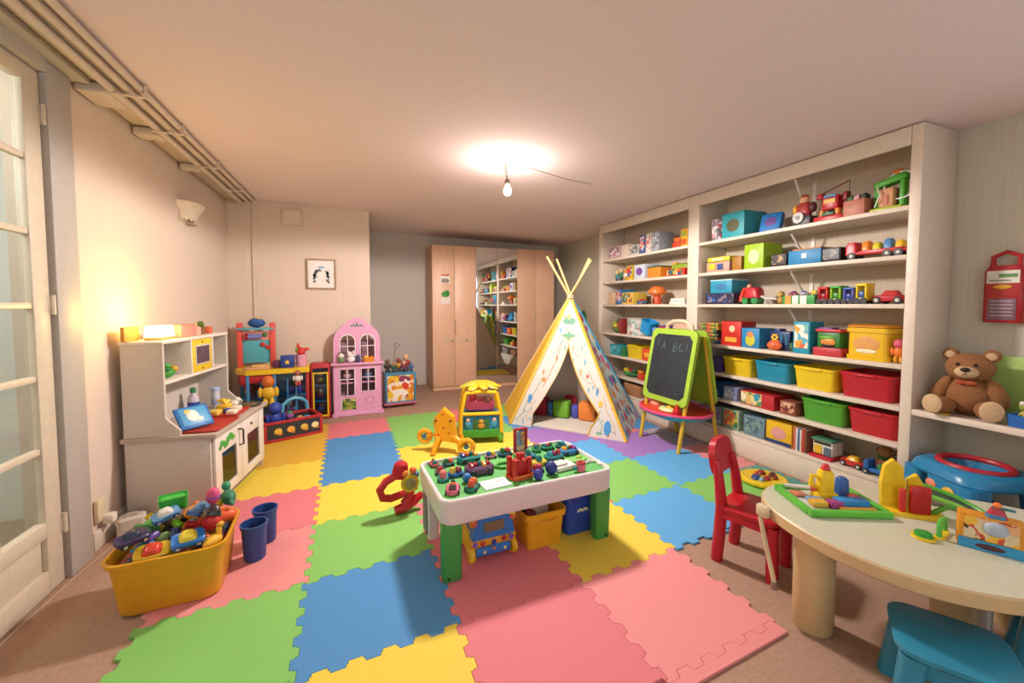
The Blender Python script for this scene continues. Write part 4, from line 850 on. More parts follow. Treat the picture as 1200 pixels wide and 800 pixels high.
wframe(wu[0], -.034, .55, -.105, .66, .165, .28); wframe(wu[1], -.034, .55, .115, .66, .165, .28); wframe(wl[0], -.084, .62, -.115, .24, .16, .31); wframe(wl[1], -.084, .62, .115, .28, .16, .27)
b = B()
for k in range(7): b.ell((-.06+.02*k, -.032, 1.05+.012*(k % 2)), (.012, .004, .010+.006*(k == 3)), m('#5f8f8a', .6), n=8, k=5)
b.ell((0, -.033, 1.075), (.008, .004, .024), m('#5f8f8a', .6), n=8, k=5); b.obj('crest', t)
B().torus((.125, -.082, .17), 1, .003, m('#c384b0', .5), T(rx=PI/2), sx=.05, sy=.04).obj('oval_relief', t)
bx((-.10, -.083, .14), (.15, .004, .13), art(['#4a6a2a', '#8aa83a', '#c8b86a', '#3a5a2a', '#a88a4a'], 30), .001).obj('landscape_card', t)
bx((-.185, -.0825, .14), (.02, .003, .14), m('#d8c8d0', .5)).obj('card_edge', t)
DM = Matrix.Translation((-.022, 5.15, 0)) @ Matrix.Rotation(math.radians(3), 4, 'Z')
def dp(x, y, z): return tuple(DM @ Vector((x, y, z)))
LG = .6255
blob('plush_toy', 'small white and green plush at left on doll house ledge', dp(-.175, -.075, LG), -1.5, .04, [('body', (0, 0, .9), (.8, 1, .9), '#6f8f5a'), ('head', (0, 0, 2.1), (.8, .8, .75), '#e8e4dc'), ('ear', (0, .6, 2.8), .3, '#3a3a34'), ('ear', (0, -.6, 2.8), .3, '#3a3a34')], 'plush')
blob('plush_toy', 'white plush cat in the middle of doll house ledge', dp(-.07, -.08, LG), -1.5, .045, [('body', (0, 0, .9), (.8, 1, .9), '#e8e4e0'), ('head', (0, 0, 2.1), (.85, .95, .75), '#f0ece8'), ('bow', (.7, .3, 2.5), .25, '#d84a6a'), ('ear', (0, .6, 2.8), (.25, .25, .35), '#f0ece8'), ('ear', (0, -.6, 2.8), (.25, .25, .35), '#f0ece8')], 'plush')
blob('plush_toy', 'tiny navy plush on doll house ledge', dp(.005, -.085, LG), -1.5, .032, [('body', (0, 0, .9), (.8, 1, .9), '#3a4060'), ('head', (0, 0, 2.1), (.8, .8, .7), '#4a5070')], 'plush')
tag(B().loft([(0, .12, .05, .02), (.04, .13, .055, .025), (.05, .10, .04, .02)], m('#d88a2a', .4)).ell((-.03, 0, .055), (.03, .02, .02), m('#e8b23a', .4)).ell((.03, 0, .05), (.03, .02, .02), m('#d86a2a', .4)).obj('toy_basket', None, dp(.125, -.075, LG)), 'orange toy basket at the right of doll house ledge', 'toy')
for k, (x, z, c, lab) in enumerate(((-.115, .0585, ('#7a8a6a', '#d8b8a0', '#5a6a5a'), 'small green doll behind lower left doll house window'), (-.115, .3865, ('#c8a0a8', '#e0c0a8', '#8a5a6a'), 'small pink doll behind the left doll house window bars'), (.115, .3865, ('#6a7aa8', '#d8b8a0', '#4a5a7a'), 'small blue doll behind right doll house window'))):
    figure('doll', lab, dp(x, .0, z), -PI/2, .16, c)

# ------------------------------------------------------------ decorated toy cart
t = thing('toy_cart', 'blue framed toy box cart with floral picture front', 'toy cart', (.47, 5.40, 0), math.radians(8))
CB = m('#3a86a8', .4)
bx((0, 0, .245), (.37, .24, .36), m('#d8cfc0', .5), .004).obj('box_body', t)
b = B()
for s in (-1, 1): b.box((s*.18, -.125, .245), (.024, .024, .38), CB, .003); b.box((0, -.125, .245+s*.178), (.34, .024, .024), CB, .003)
b.obj('front_frame', t)
bx((0, -.1255, .245), (.33, .006, .33), art(['#e8dcc8', '#e0a028', '#efe6d8', '#d8482c', '#e8c23a', '#f0e8dc', '#8a3a5a', '#d9802a'], 17)).obj('picture_panel', t)
bx((0, 0, .05), (.41, .28, .03), m('#c8687a', .45), .006).obj('base', t)
for sx in (-1, 1):
    for sy in (-1, 1): B().cyl((sx*.16, sy*.1-.012, .018), (sx*.16, sy*.1+.012, .018), .0175, m('#6a3a44', .5), n=10).obj('castor', t)
B().tube([(.195, -.06, .34), (.215, -.06, .33), (.215, -.06, .24), (.195, -.06, .23)], .008, m('#2a3a4a', .4), 6).obj('handle', t)
bx((0, 0, .431), (.38, .25, .012), CB, .003).obj('lid', t)
CAM_ = Matrix.Translation((.47, 5.40, .4375)) @ Matrix.Rotation(math.radians(8), 4, 'Z')
random.seed(8)
for k, (x, y, h, c, lab) in enumerate(((-.14, -.03, .17, ('#4a3a34', '#7a5a44', '#2a2a2a'), 'dark brown figurine at left end of the toy cart'), (-.07, -.06, .14, ('#2a5a4a', '#b88a6a', '#2a3a3a'), 'green figurine second from left on the toy cart'), (.0, -.02, .18, ('#c8922a', '#8a4a34', '#3a3a4a'), 'ochre figurine in the middle of the toy cart'), (.055, -.07, .15, ('#7a3a54', '#c8a088', '#4a2a3a'), 'plum figurine right of centre on the toy cart'), (.10, .0, .22, ('#a83a34', '#d8b090', '#5a4a4a'), 'tall red figurine near the right end of cart'), (.155, -.05, .12, ('#3a6a9a', '#5a7a9a', '#2a4a6a'), 'short blue figurine at right end of the toy cart'))):
    figure('figurine', lab, tuple(CAM_ @ Vector((x, y, 0))), -PI/2, h, c, 'figurines on the toy cart')
tag(B().tube([(0, 0, 0), (0, 0, .26), (.02, 0, .30)], .004, m('#5a5450', .4), 6).torus((.03, 0, .33), .03, .004, m('#5a5450', .4), T(rx=PI/2)).obj('wire_stand', None, tuple(CAM_ @ Vector((-.03, .06, 0)))), 'thin wire loop stand rising from the toy cart', 'wire stand')
# ------------------------------------------------------------ train play table
TA = math.radians(3.5); TC = (.80, 2.075); TZ = .405
t = thing('play_table', 'white plastic play table with green board and green legs', 'table', (TC[0], TC[1], 0), TA)
PLW = m('#dad2d0', .35, .03); PLG = m('#3f9a48', .4, .04)
B().loft([(.288, .95, .52, .06), (.300, .96, .53, .06), (TZ-.006, .965, .535, .06), (TZ, .955, .525, .055), (TZ, .925, .495, .045), (TZ-.014, .915, .485, .04)], PLW, n=5, cap1=False).obj('apron', t)
bx((0, 0, TZ-.018), (.918, .488, .008), m('#5aae56', .6, .12, 0, 12)).obj('play_board', t)
for sx in (-1, 1):
    for sy in (-1, 1):
        if (sx, sy) == (-1, 1): continue
        B().loft([(MZ+.0005, .085, .055, .012), (.02, .09, .06, .012), (.2865, .095, .07, .012)], PLG, T(sx*.425, sy*.215)).cyl((sx*.445, sy*.215-.029*1, .03), (sx*.445, sy*.215-.033*1, .03), .007, m('#22302a', .4), n=10).obj('leg', t)
b = B(); b.loft([(MZ+.0005, .06, .11, .012), (.2865, .07, .13, .012)], m('#e0dcd6', .4), T(-.425, .185)); b.obj('leg', t)
b = B(); b.box((-.461, .185, .15), (.006, .09, .22), m('#6a6474', .5)); b.obj('leg_inset', t)
TMt = Matrix.Translation((TC[0], TC[1], 0)) @ Matrix.Rotation(TA, 4, 'Z'); TB = TZ - .0135
def vehicle(label, x, y, rz, L, base, tops, group='small toy vehicles on the green play board'):
    """chunky bath-toy style vehicle: oval base with rounded loads"""
    t = thing('toy_vehicle', label, 'toy vehicle', (x, y, TB), rz, group)
    B().loft([(0, L*.86, L*.5, L*.22), (L*.05, L, L*.62, L*.28), (L*.2, L*.98, L*.6, L*.28), (L*.24, L*.88, L*.5, L*.23)], m(base, .35), n=4).obj('hull', t)
    n = len(tops)
    for k, c in enumerate(tops):
        px = (k - (n-1)/2) * L * .72 / max(1, n); r = L * .72 / max(2, n) * .56
        if k % 3 == 0: B().loft([(L*.22, r*1.7, L*.36, r*.4), (L*.22+r*1.1, r*1.5, L*.32, r*.4), (L*.22+r*1.5, r, L*.2, r*.3)], m(c, .35), T(px), n=3).obj('cabin', t)
        elif k % 3 == 1: B().ell((px, 0, L*.24+r*.5), (r, r*1.15, r), m(c, .35), n=12, k=7).obj('load', t)
        else: B().cyl((px, 0, L*.22), (px, 0, L*.24+r*1.6), r*.75, m(c, .35), n=12, bev=r*.2).obj('funnel', t)
    for sx in (-1, 1):
        for sy in (-1, 1): B().cyl((sx*L*.28, sy*L*.27, L*.102), (sx*L*.28, sy*L*.33, L*.102), L*.1, m('#2a3038', .5), n=10).obj('wheel', t)
    return t
R_, TE, NV, OR_, GN = '#b83038', '#1f7a7a', '#22408c', '#d8602a', '#2f7a3a'
vehicle('red and teal toy vehicle at back left corner of board', .385, 2.262, 1.7, .075, '#b84a58', (TE, R_, GN))
vehicle('grey toy boat with orange load near back left', .462, 2.24, .1, .075, '#4a6a70', (GN, OR_))
vehicle('long teal toy ferry with orange loads at back edge', .585, 2.255, .06, .14, '#1f7f7c', (NV, OR_, TE, '#e0a02a'))
vehicle('pinkish toy vehicle with yellow load at back edge', .722, 2.262, .1, .075, '#b87a8a', ('#2f6aa8', '#d8c03a'))
vehicle('teal toy boat with green and red load', .812, 2.265, .1, .09, '#1f5f7c', (GN, R_))
vehicle('green toy vehicle right of the red gate', 1.022, 2.27, 1.2, .085, '#2f8a4a', (TE, R_))
vehicle('teal toy boat with red dome at back edge', 1.10, 2.27, .1, .09, '#237a5a', (TE, R_, GN))
vehicle('dark teal toy vehicle at back right corner', 1.195, 2.275, .1, .075, '#1a5f68', ('#2a8a6a', '#3a9ac0'))
vehicle('large blue toy boat with colourful deck at right', 1.19, 2.16, .06, .125, '#2f7ab8', ('#d8a03a', GN, R_, '#8a4a9a'))
vehicle('teal and violet toy car in the middle right', 1.062, 2.105, .1, .12, '#1f7a7c', ('#2a90a0', '#8a2a5a', R_))
vehicle('flat teal toy barge behind the red castle', .925, 2.175, .0, .10, '#23748a', (TE,))
vehicle('long dark red toy train with teal dome', .600, 2.085, .05, .165, '#5a3a5a', ('#9a2430', '#b03038', '#1f7a80', '#d8b02a', '#a82a34'))
vehicle('blue toy car with yellow top', .468, 2.085, .1, .09, '#2a6ab8', ('#d8b83a', '#8a3a4a'))
vehicle('dark red and grey toy car at left edge', .400, 2.150, 1.4, .08, '#7a5a5a', (R_, TE))
vehicle('teal and pink toy car second from near left', .398, 2.060, 1.4, .085, '#3a8a8a', ('#c85a5a', '#d88a7a'))
vehicle('pink toy car with dark top at near left corner', .415, 1.910, 1.3, .105, '#d0607c', ('#4a3a34', OR_, '#3a4a44'))
vehicle('teal toy truck with orange load at near edge', .512, 1.905, 1.0, .095, '#1f7f6c', ('#c8502a', '#e0702a'))
vehicle('red and blue toy truck beside the castle', .895, 1.975, .3, .08, '#3a5ab0', (R_, '#c83a6a'))
vehicle('yellow flat toy wagon behind the castle', .945, 2.065, .1, .10, '#c8b03a', (TE,))
blob('toy_ball', 'small blue toy ball near the left edge of board', (.505, 1.985, TB), 0, .024, [('ball', (0, 0, 1), 1, '#2f7ac0'), ('foot', (1.0, .4, .5), .5, '#2a8a7a')], 'toy', None)
blob('toy_ball', 'navy toy ball right of the castle', (.955, 1.925, TB), 0, .034, [('ball', (0, 0, 1), 1, '#26327c'), ('cap', (0, 0, 1.6), (.6, .6, .5), '#34408c')], 'toy', None)
blob('toy_ball', 'small violet toy ball in front of castle', (.860, 1.885, TB), 0, .027, [('ball', (0, 0, 1), 1, '#3a3a98'), ('cap', (0, 0, 1.6), (.6, .6, .5), '#4a48a8')], 'toy', None)
t = thing('paper_card', 'white printed card lying on the green board', 'card', (.635, 1.918, TB), .12)
bx((0, 0, .002), (.145, .10, .004), m('#e8e6dc', .6)).obj('card', t)
b = B(); random.seed(4)
for k in range(12): b.box((random.uniform(-.05, .05), random.uniform(-.035, .035), .0044), (random.uniform(.008, .03), .003, .0006), m('#7f8f9a', .8))
o = b.obj('printed_lines', t); o['kind'] = 'stuff'
t = thing('toy_castle', 'red toy castle tower standing on the green board', 'toy castle', (.785, 1.965, TB), .2)
RDm = m('#b8251f', .4)
B().loft([(0, .13, .11, .03), (.012, .125, .105, .03)], m('#d8402a', .4)).obj('base', t); bx((0, 0, .05), (.085, .065, .075), RDm, .006).obj('keep', t)
for sx in (-1, 1):
    for sy in (-1, 1): B().cyl((sx*.042, sy*.032, .012), (sx*.042, sy*.032, .105), .015, RDm, n=10, bev=.003).obj('turret', t)
for k in range(3): bx((-.025+.025*k, -.033, .094), (.013, .01, .014), RDm, .002).obj('merlon', t)
B().cyl((0, 0, .085), (0, 0, .125), .016, RDm, n=10, bev=.003).obj('turret', t); B().tube([(-.06, -.045, .014), (0, -.06, .02), (.06, -.045, .014)], .008, m('#e0702a', .4), 6).obj('bridge', t)
t = thing('toy_gate', 'red toy gate frame with picture on yellow foot', 'toy gate', (.915, 2.27, TB), .06)
bx((0, 0, .006), (.11, .08, .012), m('#e0d090', .4), .004).obj('foot', t)
b = B()
for s in (-1, 1): b.box((s*.038, 0, .085), (.014, .02, .145), m('#b01f2a', .4), .003)
b.box((0, 0, .151), (.062, .02, .014), m('#b01f2a', .4), .003); b.obj('frame', t); bx((0, .004, .078), (.06, .006, .13), art(['#5a7aa8', '#d8a85a', '#8aa0b8', '#c87a3a', '#e0d0a0'], 40)).obj('picture', t)
tag(B().tube([(.055*math.cos(a*PI/9), .035*math.sin(a*PI/9), .008) for a in range(16)], .0075, m('#5ab04a', .5), 6).obj('track_ring', None, (.757, 2.112, TB)), 'pale green toy track ring on the board', 'toy track')
t = thing('white_toy_box', 'white toy box with rounded lid right of castle', 'toy box', (1.050, 1.975, TB), .15)
bx((0, 0, .012), (.13, .085, .024), m('#e6e2d8', .5), .005).obj('box_body', t); bx((-.02, .005, .03), (.08, .06, .012), m('#dcd8ce', .5), .005).obj('lid', t)
t = thing('toy_pot', 'pink and red toy pot near the right edge', 'toy pot', (1.125, 1.905, TB), 0)
B().lathe([(.001, 0), (.022, 0), (.027, .02), (.024, .042), (.001, .044)], m('#d8687a', .4), n=14).obj('pot', t); B().torus((0, 0, .045), .018, .008, m('#b83a3a', .4), n=12, k=6).obj('rim', t); B().ell((-.034, 0, .02), (.014, .012, .012), m('#2a8a8a', .4)).obj('spout', t)
tag(B().tube([(-.06, -.04, .007), (-.03, .0, .007), (.02, .02, .007), (.06, .0, .007), (.05, -.05, .007)], .0085, m('#e0ddd0', .5), 6).obj('track_piece', None, (1.215, 1.975, TB)), 'curved white toy track piece at right end of board', 'toy track')
tag(B().ell((0, 0, .006), (.075, .035, .006), m('#79b85a', .5)).ell((.03, .01, .014), (.02, .015, .01), m('#a8c84a', .5)).obj('toy_leaf', None, (1.17, 2.045, TB)), 'flat green toy leaf piece beside the white box', 'toy')
# things under the play table
t = thing('toy_walker', 'blue and yellow toy car walker under the play table', 'toy car', (.615, 2.02, MZ), TA)
YW = m('#e3b422', .4); BW = m('#2a78c4', .35)
B().loft([(.035, .24, .20, .03), (.06, .25, .21, .03), (.115, .245, .21, .03), (.125, .22, .19, .03)], YW).obj('chassis', t)
b = B(); pr = [(-.115, .115), (.115, .115), (.10, .20), (.06, .235), (-.06, .235), (-.10, .20)]
b.prism(pr, -.02, .03, BW, T(0, -.09, 0, PI/2)); b.obj('windscreen_frame', t); bx((0, -.122, .175), (.11, .006, .05), m('#7a6a4a', .3), .003).obj('windscreen', t)
B().loft([(.12, .2, .14, .04), (.20, .17, .12, .04), (.225, .13, .09, .04)], BW, T(0, .0)).obj('cab', t)
bx((0, -.112, .05), (.19, .02, .045), BW, .008).obj('bumper', t); bx((0, -.108, .095), (.25, .012, .045), m('#e8a82a', .4), .005).obj('dashboard', t)
for x, z, c in ((-.06, .095, '#c83a2a'), (.0, .092, '#2a3a90'), (.055, .10, '#b02a30'), (.095, .098, '#6a5ac0'), (-.1, .098, '#7a5ac0'), (0, .06, '#e0822a'), (-.05, .05, '#e8d8a0'), (.06, .05, '#e8d8a0')): B().ell((x, -.123 if z > .07 else -.124, z), (.014 if z > .07 else .009, .006, .014 if z > .07 else .009), m(c, .4), n=10, k=6).obj('button', t)
for x, c in ((-.10, '#e8922a'), (.10, '#e8d02a')): B().ell((x, -.10, .20), (.028, .02, .028), m(c, .4), n=12).ell((x, -.119, .20), (.013, .006, .013), m('#e05a4a', .4), n=10).obj('headlamp', t)
for sx in (-1, 1):
    for y in (-.10, .08): B().cyl((sx*.115-.015, y, .0385), (sx*.115+.015, y, .0385), .038, YW, n=16, bev=.006).cyl((sx*.115-.017, y, .0385), (sx*.115+.017, y, .0385), .016, m('#d09a1c', .4), n=10).obj('wheel', t)
t = thing('yellow_bin', 'yellow plastic bin with papers under the play table', 'bin', (.905, 2.015, MZ+.001), TA)
B().loft([(0, .20, .22, .02), (.16, .225, .25, .025), (.162, .245, .27, .03), (.195, .25, .275, .03), (.197, .235, .26, .028), (.17, .215, .24, .02), (.008, .19, .21, .02)], m('#dea51e', .4, .04)).obj('bin_body', t)
B().tube([(-.06, -.131, .165), (-.05, -.142, .155), (0, -.146, .15), (.05, -.142, .155), (.06, -.131, .165)], .005, m('#d89c18', .4), 6).obj('handle', t)
bx((.02, .0, .155), (.11, .01, .13), m('#d8d0c0', .6), 0, T(rx=-.35)).obj('papers', t); bx((-.03, .06, .12), (.13, .012, .2), m('#1f5a34', .6), .002).obj('green_folder', t)
B().ell((-.05, -.03, .145), (.035, .03, .03), m('#8a3a30', .5)).obj('small_ball', t)
t = thing('blue_bin', 'blue lidded plastic bin under the right of play table', 'bin', (1.155, 2.055, MZ+.001), TA)
B().loft([(0, .19, .20, .025), (.012, .20, .21, .03), (.205, .225, .235, .03), (.207, .235, .245, .03), (.225, .235, .245, .03), (.227, .225, .235, .028)], m('#2348a8', .4, .04)).obj('bin_body', t)
bx((0, 0, .235), (.21, .22, .015), m('#24489f', .4), .005).obj('lid', t); B().box((0, -.122, .21), (.14, .012, .04), m('#1f4098', .4), .004).obj('latch', t)
b = B()
for k in range(5): b.ell((-.028+.014*k, -.113, .135+.005*(k % 2)), (.010, .004, .010), m('#dcd8b0', .6), n=8, k=5)
o = b.obj('white_sticker', t); b = B()
B().ell((-.07, -.05, .25), (.025, .02, .012), m('#c84a8a', .4)).obj('pink_toy', t)

# ------------------------------------------------------------ giraffe push walker and red rocker
t = thing('push_walker', 'yellow and blue toy bus walker with leafy roof behind table', 'push toy', (1.08, 3.72, MZ), math.radians(-12)); t.scale = (1.12, 1.12, 1.12)
YG = m('#efbb18', .35, .04); OG = m('#f0a41c', .35, .04)
b = B()
for sx in (-1, 1):
    for y in (-.14, .14): b.tube([(sx*.17, y, .09), (sx*.165, y*.98, .25), (sx*.13, y*.85, .42)], .016, YG, 8)
b.obj('frame_posts', t)
for y in (-.14, .14):
    B().tube([(-.165, y*.98, .25), (.165, y*.98, .25)], .015, YG, 8).obj('frame_rail', t); B().tube([(-.13, y*.85, .42), (0, y*.85, .43), (.13, y*.85, .42)], .015, YG, 8).obj('frame_rail', t)
B().loft([(.05, .34, .27, .04), (.10, .36, .29, .05), (.12, .35, .28, .05)], m('#3f9a34', .4)).obj('chassis', t)
B().loft([(.12, .33, .26, .05), (.22, .33, .26, .05), (.245, .29, .22, .05)], m('#2f92c4', .35)).obj('engine_block', t)
bx((0, -.135, .165), (.14, .01, .085), m('#3a6a3a', .4), .01).obj('front_panel', t)
b = B()
B().ell((0, -.143, .185), (.022, .008, .02), m('#c8902a', .4)).ell((0, -.143, .15), (.028, .008, .022), m('#c8902a', .4)).obj('bear_relief', t)
for x in (-.11, .11): B().ell((x, -.135, .17), (.025, .015, .03), m('#4aa8d0', .4)).ell((x, -.14, .20), (.016, .012, .016), m('#e0b0a0', .4)).obj('headlamp', t)
bx((0, .02, .30), (.24, .2, .09), m('#d8587c', .4), .03).obj('seat', t); B().ell((-.06, .0, .37), (.035, .035, .04), m('#d84a5a', .4)).obj('passenger', t); bx((.06, -.05, .33), (.06, .05, .09), m('#7a4a3a', .4), .01).obj('control_box', t)
random.seed(6); 
for k in range(9):
    a = 2*PI*k/9; B().ell((.10*math.cos(a), .07*math.sin(a), .47+.01*(k % 2)), (.09, .045, .014), m(('#e8b82a', '#d8a828', '#a8a832')[k % 3], .4), T(rz=a, ry=.28), n=12, k=6).obj('roof_leaf', t)
B().ell((0, 0, .482), (.06, .05, .02), m('#e08a2a', .4)).obj('roof_cap', t); B().cyl((0, 0, .425), (0, 0, .475), .05, YG, n=16).obj('roof_post', t)
for sx in (-1, 1): 
    for y in (-.10, .10): B().cyl((sx*.165-.02, y, .05), (sx*.165+.02, y, .05), .05, m('#5aa83a', .4) if sx > 0 else OG, n=18, bev=.008).cyl((sx*.165-.023, y, .05), (sx*.165+.023, y, .05), .02, m('#d8c83a', .4), n=10).obj('wheel', t)
t = thing('giraffe_rider', 'yellow giraffe shaped ride toy beside the toy bus walker', 'ride toy', (.69, 3.48, MZ), math.radians(-24)); t.scale = (.93, .93, .93)
def xz(poly, th, mt, y=0): return B().prism(poly, -th/2, th/2, mt, T(0, y, 0, PI/2))
xz([(-.09, .13), (.12, .10), (.10, .24), (.09, .34), (.03, .385), (-.01, .42), (-.05, .38), (-.09, .33), (-.10, .28), (-.085, .22)], .09, OG).obj('body', t)
for x, z in ((-.075, .31), (.065, .31)): B().ell((x, -.048, z), (.012, .006, .012), m('#5a3a1a', .5)).obj('eye', t)
for x, z, r in ((-.01, .37, .012), (.0, .25, .014), (.05, .2, .014), (-.05, .18, .014)): B().ell((x, -.046, z), (r, .004, r), m('#c87a1a', .5), n=10).obj('spot', t)
B().tube([(-.05, -.05, .16), (-.07, -.09, .08), (-.09, -.10, .012)], [.026, .022, .026], OG, 10).obj('leg', t); B().tube([(-.05, .05, .16), (-.07, .09, .08), (-.09, .10, .02)], [.026, .022, .018], OG, 10).obj('leg', t)
B().tube([(.08, -.02, .16), (.16, -.05, .11), (.22, -.05, .10)], [.03, .026, .024], OG, 10).obj('fork', t)
for x, y, z, r in ((.22, -.09, .085, .085), (-.20, .03, .14, .075)): B().torus((x, y, z), r-.022, .022, OG, T(rx=PI/2, rz=.1), n=24).cyl((x, y-.02, z), (x, y+.02, z), .02, m('#3a6a9a', .4), n=10).tube([(x-r*.7, y, z), (x+r*.7, y, z)], .008, OG, 6).obj('wheel', t)
B().tube([(-.09, .01, .16), (-.15, .02, .15), (-.2, .03, .14)], .014, OG, 8).obj('rear_arm', t)
t = thing('red_rider', 'red plastic ride toy with round yellow face by table corner', 'ride toy', (.245, 2.545, MZ), math.radians(10))
RR = m('#bb1f2a', .3, .04)
B().loft([(.225, .08, .07, .03), (.26, .10, .08, .04), (.31, .085, .07, .035), (.325, .05, .04, .02)], RR, T(-.06, 0, 0, 0, .15)).obj('head_rest', t)
B().tube([(-.02, 0, .25), (-.11, 0, .215), (-.145, 0, .17), (-.13, 0, .12), (-.08, 0, .105), (.02, 0, .12), (.08, 0, .15)], [.022, .024, .024, .024, .023, .022, .022], RR, 10).obj('handle_loop', t)
B().tube([(.04, 0, .13), (.03, 0, .08), (0, 0, .05)], [.03, .028, .03], RR, 10).obj('stem', t)
B().tube([(-.06, -.01, .028), (0, -.01, .034), (.07, .0, .06), (.12, 0, .09)], [.024, .032, .03, .02], RR, 10).obj('base_foot', t)
B().cyl((.03, -.05, .19), (.03, -.02, .19), .055, m('#c8b02a', .4), n=20, bev=.006).obj('face_disc', t); B().ell((.03, -.052, .19), (.036, .006, .036), m('#8a8a5a', .5)).obj('face', t)
for k, (x, z, c) in enumerate(((.0, .255, '#e08a2a'), (.05, .265, '#e0602a'), (.07, .235, '#5a7a8a'), (.02, .235, '#d8b03a'))): B().ell((x, -.03, z), (.022, .02, .02), m(c, .4), n=10).obj('bead', t)
t = thing('steering_toy', 'round yellow steering wheel toy lying on floor by shelves', 'toy', (2.74, 2.06, MZ), .4)
B().lathe([(.001, 0), (.135, 0), (.155, .012), (.155, .03), (.14, .04), (.12, .036), (.001, .034)], m('#e3c21c', .4), n=28).obj('base', t)
for x, y, c, r in ((-.06, .03, '#2a4a7a', .045), (-.03, -.03, '#a02a2a', .035), (.06, .03, '#8a2a20', .04), (.07, -.04, '#5a2a20', .035), (-.08, -.01, '#8ab0c8', .025), (.0, .05, '#c84a2a', .02), (.02, -.07, '#7a3a1a', .025)): B().ell((x, y, .04), (r, r*.7, .022), m(c, .4), n=12, k=6).obj('button', t)

# ------------------------------------------------------------ cream activity table on the right
t = thing('activity_table', 'large cream table with rounded edge and fat round legs', 'table', (0, 0, 0))
OUT = [(1.83, 1.325), (1.70, 1.285), (1.62, 1.20), (1.575, 1.08), (1.555, .95), (1.565, .82), (1.61, .70), (1.69, .60), (1.80, .52), (1.95, .45), (2.12, .41), (2.30, .41), (2.46, .45), (2.57, .53), (2.61, .65), (2.58, .78), (2.50, .90), (2.38, 1.02), (2.22, 1.13), (2.05, 1.22), (1.93, 1.29)]
def catmull(P, n=4):
    out = []
    for k in range(len(P)):
        p0, p1, p2, p3 = [Vector(P[(k+q-1) % len(P)]) for q in range(4)]
        for j in range(n):
            u = j/n; out.append(.5*((2*p1) + (-p0+p2)*u + (2*p0-5*p1+4*p2-p3)*u*u + (-p0+3*p1-3*p2+p3)*u**3))
    return out
pts = catmull(OUT, 3); pin = smooth_poly(list(pts), .006)
TT = .45
ext = [(p.x, p.y) for p in pts]; n = len(ext); TOPM = m('#c9c8ae', .35, .03); EDG = m('#cbb283', .4, .03)
b = B(); vs = [(p.x, p.y, TT-.052) for p in pin] + [(p.x, p.y, TT-.046) for p in pts] + [(p.x, p.y, TT-.006) for p in pts] + [(p.x, p.y, TT) for p in pin]
b.add(vs, [tuple(reversed(range(n)))] + [(r*n+q, r*n+(q+1) % n, (r+1)*n+(q+1) % n, (r+1)*n+q) for r in range(3) for q in range(n)], EDG); b.add([(p.x, p.y, TT+.0003) for p in pin], [tuple(range(n))], TOPM); b.obj('table_top', t)
for x, y in ((1.70, 1.05), (2.17, .82), (2.47, .76)): B().lathe([(.066, .0005), (.07, .006), (.07, .36), (.074, .362), (.074, .397)], EDG, T(x, y), 24).obj('leg', t)
B().cyl((2.06, .70, .0005), (2.06, .70, .397), .018, m('#b8bcc0', .3, .02, metal=.7), n=14).obj('support_pole', t)
B().tube([(1.585, 1.20, .40), (1.585, 1.19, .36), (1.60, 1.14, .14)], .009, m('#d8c8a0', .4), 8).cyl((1.60, 1.14, .12), (1.60, 1.14, .15), .014, m('#8a8478', .3, metal=.6), n=10).obj('folding_strut', t); bx((1.588, 1.19, .43), (.03, .05, .05), m('#d8cca8', .4), .008).obj('hinge_plate', t)
# toys on the cream table
TT += .0008
t = thing('activity_board', 'green framed activity tray with yellow tower toy on table', 'toy', (1.872, 1.105, TT), math.radians(-24))
GF = m('#5cb83a', .4)
b = B()
for s in (-1, 1): b.box((0, s*.115, .014), (.32, .022, .028), GF, .006); b.box((s*.15, 0, .014), (.022, .21, .028), GF, .006)
b.obj('frame', t); bx((0, 0, .006), (.28, .21, .012), m('#c8ccc0', .5), .002).obj('tray', t)
for x, y, sx, sy, sz, c in ((-.10, .05, .05, .05, .012, '#c87a5a'), (-.08, -.05, .06, .04, .025, '#d8a83a'), (-.02, -.06, .05, .04, .03, '#9a3a7a'), (.05, -.05, .12, .045, .035, '#2a86c8'), (.05, -.085, .14, .02, .014, '#e0a03a'), (.11, .0, .04, .08, .02, '#d86a5a'), (.09, .06, .06, .05, .012, '#b8c0c8'), (-.06, .0, .07, .03, .014, '#7a9ac0')): bx((x, y, .012+sz/2), (sx, sy, sz), m(c, .4), .005).obj('playing_piece', t)
B().loft([(.012, .09, .07, .015), (.035, .085, .065, .015), (.04, .06, .05, .015), (.12, .055, .045, .015), (.135, .04, .035, .012)], m('#eac51c', .4), T(.0, .03)).obj('tower', t); B().cyl((0, .03, .135), (0, .03, .16), .018, m('#c82a28', .4), r1=.012, n=12, bev=.003).obj('tower_cap', t)
B().tube([(-.02, .03, .10), (-.055, .03, .11), (-.06, .03, .07), (-.03, .03, .06)], .010, m('#eac51c', .4), 8).obj('tower_handle', t); B().loft([(.012, .045, .045, .01), (.085, .045, .045, .02), (.095, .03, .03, .012)], m('#2a5aa0', .4), T(.085, .05)).obj('blue_post', t); B().cyl((-.13, .095, .035), (-.04, .05, .045), .008, m('#e0e0d8', .4), n=8).ell((-.035, .047, .045), .016, m('#d8584a', .4)).obj('lever', t)
t = thing('track_station', 'yellow and red upright toy track station on cream table', 'toy track', (2.092, .925, TT), math.radians(-38))
YS = m('#e8c41c', .4)
B().loft([(0, .20, .09, .03), (.014, .19, .08, .03)], YS).obj('base', t)
B().prism([(-.035, 0), (.035, 0), (.04, .10), (.03, .17), (.0, .20), (-.03, .17), (-.04, .10)], -.01, .01, YS, T(-.06, .03, .012, PI/2)).obj('arch_panel', t)
